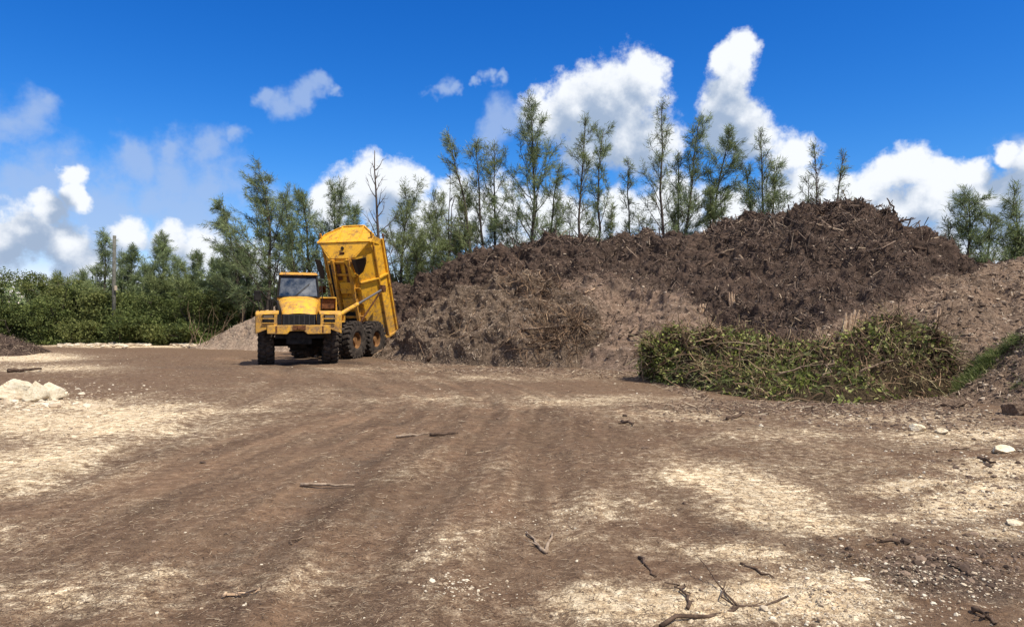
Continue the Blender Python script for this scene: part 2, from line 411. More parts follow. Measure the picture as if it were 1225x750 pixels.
M_leaf_cut = island_mat('cut_leaves', [(0, (0.045, 0.060, 0.014)), (0.4, (0.15, 0.18, 0.040)), (0.75, (0.34, 0.37, 0.09)), (1, (0.50, 0.47, 0.20))], 0.6, 0.35, 0.25)
M_grass = island_mat('grass_blades', [(0, (0.07, 0.10, 0.025)), (0.6, (0.15, 0.19, 0.055)), (1, (0.38, 0.36, 0.18))], 0.7, 0.3)

def bark(name, a, b_, scale=12):
    m, nt, b = mat(name); pos = coords(nt)
    n = n_noise(nt, pos, scale, 6, 0.65)
    nt.links.new(n_ramp(nt, n.outputs['Fac'], [(0.35, a), (0.7, b_)]).outputs[0], b.inputs['Base Color'])
    b.inputs['Roughness'].default_value = 0.9; spec(b, 0.15); n_bump(nt, n.outputs['Fac'], b, 0.5, 0.02)
    return m
M_bark = bark('bark', (0.045, 0.034, 0.027), (0.13, 0.105, 0.085))
M_branch = bark('dead_wood', (0.085, 0.056, 0.038), (0.33, 0.24, 0.165), 16)
M_branch_dark = bark('dark_dead_wood', (0.035, 0.022, 0.015), (0.15, 0.10, 0.070), 16)
M_stick = bark('weathered_stick', (0.16, 0.11, 0.075), (0.42, 0.32, 0.23), 20)
M_paleWood = bark('split_wood', (0.32, 0.20, 0.12), (0.62, 0.46, 0.31), 18)
M_pole = bark('weathered_pole', (0.08, 0.08, 0.065), (0.17, 0.165, 0.14), 6)

# ------------------------------------------------------------------ ground
def pix(X, Y):
    Ys = np.maximum(Y, 0.6)
    return CX + X / Ys * F, HZ + H / Ys * F

def ell(px, py, lst):
    o = np.zeros_like(px)
    for (cx, cy, rx, ry, a, ang) in lst:
        c, s = math.cos(rad(ang)), math.sin(rad(ang))
        dx, dy = px - cx, py - cy
        u = (dx * c + dy * s) / rx; v = (-dx * s + dy * c) / ry
        o = np.maximum(o, a * np.exp(-(u * u + v * v) * 0.9)) if a > 0 else o + a * np.exp(-(u * u + v * v))
    return o
CREAM = [(90,484,80,8,.80,0),(20,504,150,24,.74,0),(120,505,150,24,.76,-6),(40,555,150,40,.74,-12),(190,515,150,26,.56,-8),(320,475,120,16,.33,0),
         (20,428,90,7,.85,0),(60,440,120,8,.55,0),(150,413.5,110,2.6,.95,0),(430,440,240,7,.28,0),(600,452,180,6,.42,0),
         (20,640,70,22,.38,0),(60,715,170,24,.52,0),(400,690,170,20,.38,-10),(170,690,120,16,.36,0),(310,650,80,10,.28,-25),
         (900,585,110,26,.82,14),(820,570,70,20,.60,0),(940,620,110,20,.78,10),(880,660,130,16,.60,5),(720,605,110,24,.45,0),(700,480,150,10,.42,0),
         (820,500,130,14,.45,0),(930,520,150,14,.48,0),(760,720,190,30,.66,0),(900,715,160,30,.78,-5),(1010,720,70,36,.78,0),(620,720,160,26,.40,0),
         (1090,580,80,14,.70,-5),(1160,600,90,24,.84,-8),(1200,560,90,16,.72,0),(1060,620,70,14,.50,0),(1150,520,140,16,.58,0),(1190,640,60,14,.60,0),
         (540,560,120,20,.25,0),(540,480,180,10,.30,0),(560,640,130,18,.25,0),(980,560,160,40,.35,0),(1080,500,140,10,.45,0),(690,640,60,12,.35,0)]
DARK = [(870,632,90,13,.62,-4),(810,640,100,16,.42,0),(900,545,130,20,.45,4),(1070,565,90,12,.52,3),(1130,690,130,34,.92,8),(1000,665,110,22,.62,6),(1190,655,90,26,.70,0),
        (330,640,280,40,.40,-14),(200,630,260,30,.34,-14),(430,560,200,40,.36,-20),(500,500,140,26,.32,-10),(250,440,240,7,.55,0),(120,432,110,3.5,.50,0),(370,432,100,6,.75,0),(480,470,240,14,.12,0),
        (1190,480,60,8,.5,0),(700,540,140,16,.22,0),(750,600,60,10,.25,0),(90,545,70,8,.35,0)]

def seg_dist(X, Y, pts):
    d = np.full(X.shape, 1e9)
    for a, b in zip(pts[:-1], pts[1:]):
        ax, ay = a[:2]; bx, by = b[:2]; vx, vy = bx - ax, by - ay; l2 = vx * vx + vy * vy
        t = np.clip(((X - ax) * vx + (Y - ay) * vy) / l2, 0, 1)
        d = np.minimum(d, np.hypot(X - ax - t * vx, Y - ay - t * vy))
    return d
def smooth_path(pts, n=24):
    pts = np.asarray(pts, float); m = len(pts)
    t = np.linspace(0, m - 1, n); i = np.clip(t.astype(int), 0, m - 2); f = (t - i)[:, None]
    p0 = pts[np.maximum(i - 1, 0)]; p1 = pts[i]; p2 = pts[i + 1]; p3 = pts[np.minimum(i + 2, m - 1)]
    return 0.5 * ((2 * p1) + (-p0 + p2) * f + (2 * p0 - 5 * p1 + 4 * p2 - p3) * f ** 2 + (-p0 + 3 * p1 - 3 * p2 + p3) * f ** 3)
TRACKS = [smooth_path([G(120, 860), G(300, 650), G(420, 560), G(480, 500), G(440, 460), G(360, 440), G(330,434)]),
          smooth_path([G(330, 860), G(450, 650), G(540, 560), G(590, 500), G(540, 455), G(450, 438), G(400,432)]),
          smooth_path([G(-260, 700), G(60, 580), G(250, 500), G(330, 460), G(345, 440)]),
          smooth_path([G(600, 900), G(620, 700), G(650, 560), G(620, 480), G(520, 445)])]

def ground_height(X, Y):
    near = np.exp(-np.maximum(np.hypot(X, Y - 20) - 45, 0) / 20)
    z = 0.045 * fbm(X * 0.35, Y * 0.35, oct=3, seed=3) + 0.020 * fbm(X * 1.7, Y * 1.7, oct=4, seed=9, rough=0.6)
    clods = np.maximum(fbm(X * 6.5, Y * 6.5, oct=3, seed=21, rough=0.6), 0.0)
    px, py = pix(X, Y)
    rough_zone = ell(px, py, [(1150,560,120,60,1,0),(1100,680,160,60,1,0),(900,520,300,30,.5,0),(60,450,200,60,.7,0),(950,720,160,40,.7,0)])
    z = z + clods * (0.012 + 0.07 * rough_zone)
    for tr in TRACKS:
        d = seg_dist(X, Y, tr)
        z = z - 0.035 * np.exp(-(d / 0.28) ** 2) + 0.022 * np.exp(-((d - 0.42) / 0.13) ** 2)
    return z * near

def signed_dist(X, Y, pts):
    d = np.full(X.shape, 1e9); sg = np.zeros(X.shape); al = np.zeros(X.shape); acc = 0
    for a, b in zip(pts[:-1], pts[1:]):
        ax, ay = a[:2]; bx, by = b[:2]; vx, vy = bx - ax, by - ay; l2 = vx * vx + vy * vy; l = math.sqrt(l2)
        t = np.clip(((X - ax) * vx + (Y - ay) * vy) / l2, 0, 1)
        dd = np.hypot(X - ax - t * vx, Y - ay - t * vy); mk = dd < d
        d = np.where(mk, dd, d); sg = np.where(mk, np.sign((X - ax) * vy - (Y - ay) * vx), sg); al = np.where(mk, acc + t * l, al); acc += l
    return d * sg, al
ROAD = smooth_path([G(160, 1100), G(280, 760), G(390, 610), G(500, 520), G(540, 475), G(470, 448), G(390, 436), G(300, 428)], 40)
ROAD2 = smooth_path([G(-500, 640), G(-60, 600), G(200, 560), G(420, 500), G(700, 478), G(1000, 520), G(1500, 620)], 30)

def make_ground():
    def axis(n, near, far, k):
        s = np.linspace(-1, 1, n); return np.sinh(k * s) / math.sinh(k) * far
    xs = axis(860, 0, 3500, 8.2)
    s = np.linspace(0, 1, 900)
    ys = -6 + (np.exp(7.2 * s) - 1) / (math.exp(7.2) - 1) * 5000
    # denser rows where the camera looks
    ys = np.unique(np.concatenate([np.linspace(-60, 3.0, 30), 3.0 * np.exp(np.linspace(0, math.log(70 / 3.0), 720)), 70 * np.exp(np.linspace(0, math.log(5000 / 70), 70))]))
    X, Y = np.meshgrid(xs, ys)
    Z = ground_height(X, Y)
    px, py = pix(X, Y)
    cream = ell(px, py, CREAM); dark = ell(px, py, DARK)
    vis = (Y > 1.5)
    cream = np.where(vis, cream, 0.3); dark = np.where(vis, dark, 0)
    cream = cream * 1.22 + 0.24 * fbm(X * 0.35, Y * 0.45, oct=5, seed=31, rough=0.6) - 0.02
    for i, tr in enumerate(TRACKS):
        d = seg_dist(X, Y, tr)
        cream = cream + 0.05 * np.exp(-((d - 0.42) / 0.14) ** 2) - 0.10 * np.exp(-(d / 0.28) ** 2)
        dark = dark + 0.16 * np.exp(-(d / 0.30) ** 2)
    sd, sa = signed_dist(X, Y, ROAD)
    streak = np.exp(-(sd / 4.2) ** 2) * (0.58 * fbm(sd * 3.2, sa * 0.22, oct=4, seed=61, rough=0.7) + 0.35 * fbm(sd * 9, sa * 0.9, oct=3, seed=62))
    sd2, sa2 = signed_dist(X, Y, ROAD2)
    streak = streak + np.exp(-(sd2 / 3.0) ** 2) * 0.55 * fbm(sd2 * 3.5, sa2 * 0.25, oct=4, seed=63, rough=0.7)
    # lug marks of the tyres pressed into the soft track
    for tr_ in TRACKS[:3]:
        d1, a1 = signed_dist(X, Y, tr_)
        streak = streak + np.exp(-(d1 / 0.25) ** 4) * 0.13 * np.sign(np.sin((a1 + np.abs(d1) * 0.8) * 2 * math.pi / 0.24)) * sstep(-0.1, 0.3, fbm(a1 * 0.35, d1 * 0 + 3, oct=2, seed=64)) * (Y < 16)
    streak = np.clip(streak, -0.5, 0.5) * (Y > 2) * (Y < 45)
    far = sstep(46, 62, np.hypot(X * 0.6, Y))
    mb = MB(); P = np.stack([X, Y, Z], -1); mb.grid(P)
    o = mb.build('ground', M_ground, smooth=True, attrs={'cream': cream.ravel(), 'dark': dark.ravel(), 'streak': streak.ravel(), 'far': far.ravel()})
    tag(o, kind='structure')
make_ground()

# ------------------------------------------------------------------ heaps
def row_pts(row, s):
    a = np.array([W(*r) for r in row]); pxs = np.array([r[0] for r in row], float)
    t = pxs[0] + (pxs[-1] - pxs[0]) * s
    out = np.stack([np.interp(t, pxs, a[:, k]) for k in range(3)], -1)
    # light smoothing of the polyline
    ker = np.ones(9) / 9
    pad = np.pad(out, ((4, 4), (0, 0)), mode='edge')
    return np.stack([np.convolve(pad[:, k], ker, 'valid') for k in range(3)], -1)

class Loft:
    def __init__(s, rows, nu, nv, lump, seed, back=6.0, fine=0.12, calm=None, bulge=0.0, rough=0.55):
        """rows: base ... ridge; back = how far behind the ridge the heap runs out"""
        u = np.linspace(0, 1, nu)
        R = [row_pts(r, u) for r in rows]
        R[0][:, 2] -= 0.15
        R[0][:, 1] += 0.7 * fbm(R[0][:, 0] * 0.5, R[0][:, 0] * 0 + seed, oct=4, seed=seed, rough=0.65) * min(1.0, lump * 2.2)
        if len(R) == 2:
            mid = (R[0] + R[1]) / 2; mid[:, 2] += bulge * np.maximum(R[1][:, 2], 0)
            R = [R[0], mid, R[1]]
        rd = R[-1]
        b1 = rd + np.array([0, back * 0.35, 0]); b1[:, 2] = rd[:, 2] * 0.82
        b2 = rd + np.array([0, back, 0]); b2[:, 2] = -0.3
        R += [b1, b2]
        R = np.array(R)                              # rows, nu, 3
        t = np.linspace(0, len(R) - 1, nv)
        # spend vertices on the front face
        i = np.clip(t.astype(int), 0, len(R) - 2); f = (t - i)[:, None, None]
        p0 = R[np.maximum(i - 1, 0)]; p1 = R[i]; p2 = R[i + 1]; p3 = R[np.minimum(i + 2, len(R) - 1)]
        P = 0.5 * ((2 * p1) + (-p0 + p2) * f + (2 * p0 - 5 * p1 + 4 * p2 - p3) * f ** 2 + (-p0 + 3 * p1 - 3 * p2 + p3) * f ** 3)
        s.raw = P.copy()
        N = s.normals(P)
        x, y, z = P[..., 0], P[..., 1], P[..., 2]
        hgt = sstep(-0.1, 0.8, z)
        d = lump * fbm(x * 0.45, y * 0.45, z * 0.45, oct=3, seed=seed) + lump * 0.50 * fbm(x * 1.6, y * 1.6, z * 1.6, oct=3, seed=seed + 40)
        fine = fine * (1.0 if calm is None else 1 - 0.65 * calm(P))
        d = d + fine * fbm(x * 4.2, y * 4.2, z * 4.2, oct=4, seed=seed + 80, rough=rough)
        rdg = 1 - np.abs(fbm(x * 2.3, y * 2.3, z * 2.3, oct=2, seed=seed + 99))
        d = d + fine * 1.1 * (rdg - 0.7)
        P = P + N * (d * hgt)[..., None]
        s.P = P; s.N = s.normals(P)
    def normals(s, P):
        a = np.gradient(P, axis=0); b = np.gradient(P, axis=1)
        n = np.cross(b, a); n /= np.linalg.norm(n, axis=-1)[..., None] + 1e-9
        n[n[..., 2] < 0] *= -1
        return n
    def build(s, name, m, parent=None, attrs=None):
        mb = MB(); mb.grid(s.P)
        return mb.build(name, m, parent, smooth=True, attrs=attrs)
    def sample(s, n, front=True, wfun=None, r=None):
        r = r or rng
        nv, nu = s.P.shape[:2]
        a = np.linalg.norm(np.cross(s.P[1:, :-1] - s.P[:-1, :-1], s.P[:-1, 1:] - s.P[:-1, :-1]), axis=-1)
        c = s.P[:-1, :-1]
        w = a * (c[..., 2] > -0.05)
        if front: # drop most of the back slope: not seen
            vv = np.arange(nv - 1) / (nv - 1); w = w * np.where(vv < 0.72, 1, 0.12)[:, None]
        if wfun is not None: w = w * wfun(c)
        w = (w / w.sum()).ravel()
        idx = r.choice(w.size, n, p=w); i, j = idx // (nu - 1), idx % (nu - 1)
        fu, fv = r.random(n)[:, None], r.random(n)[:, None]
        p = s.P[i, j] * (1 - fu) * (1 - fv) + s.P[i, j + 1] * fu * (1 - fv) + s.P[i + 1, j] * (1 - fu) * fv + s.P[i + 1, j + 1] * fu * fv
        return p, s.N[i, j]

def slivers(mb, p, nrm, length, width, tilt=0.35, flat=0.5, lift=0.0, r=None):
    """elongated three-sided splinters lying roughly in the surface"""
    r = r or rng; n = len(p)
    d = r.normal(size=(n, 3)); d -= nrm * (d * nrm).sum(1)[:, None]
    d /= np.linalg.norm(d, axis=1)[:, None] + 1e-9
    d = d + nrm * r.normal(0, tilt, n)[:, None]; d /= np.linalg.norm(d, axis=1)[:, None]
    u = np.cross(d, nrm + 1e-6); u /= np.linalg.norm(u, axis=1)[:, None] + 1e-9
    w = np.cross(u, d)
    L = length[:, None] / 2; Wd = width[:, None] / 2
    c = p + nrm * lift
    prof = [(1.0, 0), (-0.5, 0.85 * 1), (-0.5, -0.85)]
    V = []
    for e, tp in ((-1, 0.75), (1, 0.45)):
        for (a, b) in prof:
            V.append(c + d * L * e + (u * b + w * a * flat * 1.4) * Wd * tp)
    V = np.stack(V, 1)                               # n,6,3
    b = (np.arange(n) * 6)[:, None]
    q = np.concatenate([b + np.array([[0, 1, 4, 3]]), b + np.array([[1, 2, 5, 4]]), b + np.array([[2, 0, 3, 5]])])
    t = np.concatenate([b + np.array([[2, 1, 0]]), b + np.array([[3, 4, 5]])])
    base = mb.n
    mb.add(V.reshape(-1, 3), q); mb.f.append(t + base)

def stones(mb, p, size, r=None, squash=0.65):
    r = r or rng; n = len(p); g = (1 + 5 ** 0.5) / 2
    o = np.array([(-1,g,0),(1,g,0),(-1,-g,0),(1,-g,0),(0,-1,g),(0,1,g),(0,-1,-g),(0,1,-g),(g,0,-1),(g,0,1),(-g,0,-1),(-g,0,1)], float); o /= np.linalg.norm(o[0])
    V = o[None] * (size[:, None, None] / 2) * r.uniform(0.72, 1.18, (n, 12, 1)) * r.uniform(0.65, 1.35, (n, 1, 3))
    a = r.uniform(0, 6.28, n); c, s_ = np.cos(a)[:, None], np.sin(a)[:, None]
    V = np.stack([V[..., 0] * c - V[..., 1] * s_, V[..., 0] * s_ + V[..., 1] * c, V[..., 2] * squash], -1) + p[:, None]
    f = np.array([(0,11,5),(0,5,1),(0,1,7),(0,7,10),(0,10,11),(1,5,9),(5,11,4),(11,10,2),(10,7,6),(7,1,8),(3,9,4),(3,4,2),(3,2,6),(3,6,8),(3,8,9),(4,9,5),(2,4,11),(6,2,10),(8,6,7),(9,8,1)])
    mb.add(V.reshape(-1, 3), ((np.arange(n) * 12)[:, None, None] + f[None]).reshape(-1, 3))

def blades(mb, p, d, length, width, r=None):
    """rhombic leaf / needle-bundle faces"""
    r = r or rng; n = len(p)
    d = d / (np.linalg.norm(d, axis=1)[:, None] + 1e-9)
    u = np.cross(d, r.normal(size=(n, 3))); u /= np.linalg.norm(u, axis=1)[:, None] + 1e-9
    L = length[:, None]; w = width[:, None] / 2
    V = np.stack([p, p + d * L * 0.45 + u * w, p + d * L, p + d * L * 0.45 - u * w], 1)
    b = (np.arange(n) * 4)[:, None]
    mb.add(V.reshape(-1, 3), b + np.array([[0, 1, 2, 3]]))

def twig_curves(mb, p, d, length, rad0, k=3, seg=4, sag=0.15, wob=0.26, r=None):
    r = r or rng
    for i in range(len(p)):
        L = length[i]; t = np.linspace(0, 1, seg + 1)[:, None]
        dd = d[i] / (np.linalg.norm(d[i]) + 1e-9)
        q = p[i] + dd * L * t
        w = np.cumsum(r.normal(0, wob * L / seg, (seg + 1, 3)), 0); w[0] = 0
        q = q + w; q[:, 2] -= sag * L * (t[:, 0] ** 2)
        mb.tube(q, rad0[i] * (1 - 0.65 * t[:, 0]), k, caps=False)

# --- big dark mulch mound
def ppx(P):
    Y = np.maximum(P[..., 1], 1.0)
    return CX + P[..., 0] / Y * F, HZ - (P[..., 2] - H) / Y * F
def pale_mask(P):
    px, py = ppx(P)
    edge = np.interp(px, [500, 640, 672, 700, 760, 820, 860, 900, 960, 1000, 1100, 1225], [470, 470, 340, 326, 334, 352, 388, 425, 404, 384, 347, 320])
    return sstep(-14, 16, py - edge + 8 * fbm(P[..., 0] * 0.8, P[..., 1] * 0.8, P[..., 2] * 0.8, oct=3, seed=5))
mulch = empty('mulch_mound', W(900, None, 28), 'long high mound of dark brown mulch rising behind all the other heaps', 'heap')
L1 = Loft([[(380,None,42),(455,None,37),(600,None,31),(700,None,24.4),(760,None,22.6),(900,None,20),(1050,None,19.5),(1200,None,19.5),(1420,None,20)],
           [(380,370,44),(455,352,41),(520,330,40),(560,315,39.5),(600,302,39),(650,291,38),(700,285,37.5),(760,286,37),(800,279,36.5),(850,272,36),(890,266,35.5),(925,260,35),(960,256,34.5),(1000,256,34),(1035,255,33.5),(1070,263,33),(1100,276,32.5),(1118,296,32),(1140,313,31.5),(1180,320,31),(1225,323,30),(1420,340,29)]],
          900, 420, 0.95, 101, back=6, fine=0.25, bulge=0.05, calm=pale_mask)
def child(o, root):
    o.parent = root; o.location = tuple(-Vector(root.location)); return o
child(L1.build('mound', M_mulch, None, {'pale': pale_mask(L1.P).ravel()}), mulch)
p, n = L1.sample(52000, wfun=lambda c: (1.25 - 0.95 * pale_mask(c)) * (0.15 + sstep(-0.3, 0.4, fbm(c[..., 0] * 0.9, c[..., 1] * 0.9, c[..., 2] * 0.9, oct=3, seed=15))))
mb = MB(); slivers(mb, p, n, rng.gamma(1.5, 0.11, len(p)) + 0.04, rng.uniform(0.02, 0.07, len(p)), 0.36)
p, n = L1.sample(1500, wfun=lambda c: (1 - pale_mask(c)) * sstep(3.4, 5.6, c[..., 2]) * (0.05 + sstep(-0.1, 0.5, fbm(c[..., 0] * 0.7, c[..., 1] * 0.7, c[..., 2] * 0.7, oct=3, seed=16))))
slivers(mb, p, n, rng.uniform(0.4, 1.2, len(p)), rng.uniform(0.05, 0.11, len(p)), 0.5, lift=0.03)
tag(child(mb.build('wood_chips', M_chip_dark), mulch), kind='stuff')
p, n = L1.sample(9000, wfun=pale_mask)
mb = MB(); slivers(mb, p, n, rng.gamma(1.8, 0.05, len(p)) + 0.04, rng.uniform(0.02, 0.05, len(p)), 0.22)
p, n = L1.sample(2500); stones(mb, p, rng.uniform(0.05, 0.15, len(p)))
tag(child(mb.build('pale_chips', M_chip_pale), mulch), kind='stuff')

# --- pale slope on the right
pale = empty('woodchip_bank', W(1130, None, 21), 'pale grey-brown bank of shredded wood and soil at the right, behind the green brush', 'heap')
L2 = Loft([[(870,None,19.8),(950,None,18.4),(1050,None,17.8),(1150,None,17.0),(1250,None,16.0),(1500,None,16)],
           [(870,440,20.5),(930,412,22),(960,395,22.8),(1010,375,23.6),(1060,357,24.5),(1110,338,25.5),(1140,328,26.2),(1180,322,26.8),(1225,321,27),(1300,318,27),(1500,350,27)]],
          520, 260, 0.65, 211, back=6, fine=0.13, bulge=0.05)
child(L2.build('mound', M_paleheap), pale)
p, n = L2.sample(15000)
mb = MB(); slivers(mb, p, n, rng.gamma(1.8, 0.06, len(p)) + 0.04, rng.uniform(0.02, 0.06, len(p)), 0.35)
p, n = L2.sample(3500); stones(mb, p, rng.uniform(0.05, 0.16, len(p)))
tag(child(mb.build('wood_chips', M_chip_pale), pale), kind='stuff')

# --- root and branch heap in the middle
root_heap = empty('root_heap', W(600, None, 26.5), 'grey-brown heap of torn roots, branches and soil right of the yellow truck', 'heap')
L3 = Loft([[(445,None,30.6),(500,None,27.6),(560,None,25.9),(620,None,25.0),(690,None,24.6),(745,None,25.2)],
           [(445,428,31.2),(480,400,30.6),(520,370,30),(560,344,29.4),(590,329,29),(620,325,28.6),(650,335,28.2),(680,350,27.8),(700,368,27.4),(715,395,27),(728,420,26.6),(745,440,26.3)]],
          520, 260, 0.80, 307, back=5, fine=0.15, bulge=0.07)
child(L3.build('mound', M_rootheap), root_heap)
p, n = L3.sample(13000)
mb = MB(); slivers(mb, p, n, rng.gamma(1.8, 0.045, len(p)) + 0.04, rng.uniform(0.02, 0.05, len(p)), 0.25)
tag(child(mb.build('wood_chips', M_chip_pale), root_heap), kind='stuff')
def tangle(loft, n, wf, Lr, Rr, seg=4, out=0.5, k=3, up=0.15):
    p, nn = loft.sample(n, wfun=wf)
    d = rng.normal(size=(n, 3)); d -= nn * (d * nn).sum(1)[:, None] * (1 - out)
    d += nn * out * 0.5; d[:, 2] += up
    m_ = MB(); twig_curves(m_, p - nn * 0.05, d, rng.uniform(*Lr, n), rng.uniform(*Rr, n), k, seg)
    return m_
def rootw(c):
    px, py = ppx(c)
    return ell(px, py, [(660,400,45,30,1,0),(640,345,40,18,.9,20),(690,395,20,30,1,0),(560,395,30,15,.6,0),(560,360,30,10,.5,-30)]) ** 3 + 0.004
tag(child(tangle(L3, 1700, rootw, (0.2, 1.1), (0.008, 0.024), out=0.20).build('tangled_roots', M_root), root_heap), kind='stuff')

# --- pale gravel heap behind the truck
gh = empty('gravel_heap', W(320, None, 38), 'smooth pale tan heap of fine gravel behind the yellow truck', 'heap')
L4 = Loft([[(222,None,40),(260,None,39),(320,None,37.5),(400,None,36),(480,None,36.5)],
           [(222,418,42),(250,408,41.6),(280,392,41),(305,377,40.5),(340,360,40),(380,358,40),(430,372,40),(480,414,39.5)]],
          260, 160, 0.20, 401, back=6, fine=0.09, bulge=0.02)
child(L4.build('mound', M_sand), gh)
p, n = L4.sample(6000); mb = MB(); stones(mb, p - n * 0.01, rng.uniform(0.03, 0.085, len(p)))
p, n = L4.sample(900); slivers(mb, p, n, rng.uniform(0.1, 0.5, len(p)), rng.uniform(0.015, 0.04, len(p)))
tag(child(mb.build('gravel_bits', M_chip_gravel), gh), kind='stuff')

# --- small dark heap at the left edge
sh = empty('mulch_heap', W(-20, None, 33), 'small low dark heap of mulch and twigs at the far left edge', 'heap')
L5 = Loft([[(-200,None,31),(-50,None,31),(0,None,31.5),(30,None,32.5),(60,None,34)],
           [(-200,390,34),(-50,397,34),(0,405,34),(18,409,34),(32,415,34),(50,428,34.8)]], 200, 90, 0.15, 501, back=3, fine=0.12)
child(L5.build('mound', M_mulch, None, {'pale': np.full(L5.P[..., 0].size, 0.25)}), sh)
p, n = L5.sample(4500); mb = MB(); slivers(mb, p, n, rng.uniform(0.1, 0.7, len(p)), rng.uniform(0.015, 0.05, len(p)), 0.5)
tag(child(mb.build('wood_chips', M_chip_dark), sh), kind='stuff')

# --- bank with grass at the right edge
bank = empty('dirt_bank', W(1240, None, 14), 'low bare dirt bank with a strip of green grass at the right edge', 'bank')
L6 = Loft([[(1095,None,15.4),(1150,None,14.3),(1200,None,13.6),(1240,None,13.1),(1340,None,12.6),(1500,None,12.6)],
           [(1095,480,16.2),(1130,470,16.2),(1160,450,16),(1190,428,15.7),(1225,402,15.4),(1260,384,15),(1340,375,14.6),(1500,380,14.6)]], 300, 160, 0.14, 601, back=3, fine=0.11, bulge=0.10)
child(L6.build('mound', M_paleheap), bank)
p, n = L6.sample(3500); mb = MB(); slivers(mb, p, n, rng.uniform(0.04, 0.25, len(p)), rng.uniform(0.01, 0.03, len(p)), 0.4)
p, n = L6.sample(900); stones(mb, p, rng.uniform(0.03, 0.13, len(p)))
tag(child(mb.build('wood_chips', M_chip_pale), bank), kind='stuff')
def grassw(c):
    px, py = ppx(c); return ell(px, py, [(1178,436,24,7,1,-38),(1152,458,22,5,.7,-28),(1210,414,16,6,.6,-38),(1222,462,12,4,.3,0)]) ** 2 + 0.001
p, n = L6.sample(5200, wfun=grassw)
mb = MB(); blades(mb, p, n * 0.8 + rng.normal(0, 0.45, p.shape), rng.uniform(0.06, 0.20, len(p)), rng.uniform(0.008, 0.016, len(p)))
tag(child(mb.build('grass_strip', M_grass), bank), kind='stuff')

# --- green brush pile
brush = empty('brush_pile', W(960, None, 16), 'long low pile of cut green brush and twigs at the foot of the mulch mound', 'brush pile')
L7 = Loft([[(772,None,19.6),(800,None,18.4),(850,None,16.5),(900,None,15.0),(960,None,14.3),(1040,None,14.4),(1110,None,15.0),(1160,None,16)],
           [(772,447,20.2),(785,424,19.8),(800,414,19.4),(850,405,18.8),(900,409,18.2),(950,412,17.6),(1000,412,17.3),(1040,399,17),(1075,392,17),(1105,400,17),(1128,424,17.2),(1146,452,17.3),(1160,470,17.3)]],
          360, 180, 0.46, 701, back=2.2, fine=0.36, bulge=0.13)
child(L7.build('mound', M_brushsoil), brush)
def twigw(c):
    return 0.15 + sstep(-0.1, 0.3, fbm(c[..., 0] * 1.1, c[..., 1] * 1.1, c[..., 2] * 1.4, oct=2, seed=73))
bm_ = tangle(L7, 1500, twigw, (0.12, 0.70), (0.005, 0.013), out=0.30, up=0.10, seg=6)
tag(child(bm_.build('twigs', M_twig_tan), brush), kind='stuff')
bm_ = tangle(L7, 3400, None, (0.15, 0.8), (0.005, 0.018), out=0.26, up=0.08, seg=6)
tag(child(bm_.build('dry_twigs', M_root), brush), kind='stuff')
pts_, nn_ = L7.sample(150, wfun=lambda c: sstep(0.5, 1.1, c[..., 2]) + 0.1)
bm_ = MB(); twig_curves(bm_, pts_, nn_ * 0.5 + rng.normal(0, 0.6, pts_.shape) + [0, -0.1, 0.35], rng.uniform(0.4, 1.3, 150), rng.uniform(0.009, 0.018, 150), 4, 7, sag=0.35)
tag(child(bm_.build('loose_branches', M_twig), brush), kind='stuff')
def leafw(c):
    px, py = ppx(c)
    cl = sstep(0.0, 0.35, fbm(c[..., 0] * 1.7, c[..., 1] * 1.7, c[..., 2] * 1.7, oct=3, seed=71))
    return 0.01 + cl * 0.7 + 2.6 * ell(px, py, [(790,432,22,26,1,0)]) + 0.9 * ell(px, py, [(930,440,60,30,1,0),(1090,410,50,16,1,0),(900,405,30,10,1,0)])
p, n = L7.sample(10500, wfun=leafw)
off = rng.uniform(-0.05, 0.12, len(p))[:, None]
mb = MB(); blades(mb, p + n * off + rng.normal(0, 0.04, p.shape), n * 0.1 + rng.normal(0, 0.7, p.shape), rng.uniform(0.05, 0.15, len(p)), rng.uniform(0.03, 0.085, len(p)))
tag(child(mb.build('leaves', M_leaf_cut), brush), kind='stuff')
# long grassy strands hanging over the front
def strw(c):
    px, py = ppx(c); return ell(px, py, [(880,455,60,20,1,10),(1120,415,25,25,.7,0),(960,465,70,12,.6,0)]) + 0.01
p, n = L7.sample(700, wfun=strw)
d = n * 0.5 + rng.normal(0, 0.35, p.shape) + np.array([0, -0.2, -0.45])
mb = MB(); blades(mb, p + n * 0.12, d, rng.uniform(0.2, 0.55, len(p)), rng.uniform(0.008, 0.016, len(p)))
tag(child(mb.build('grassy_strands', M_grass), brush), kind='stuff')

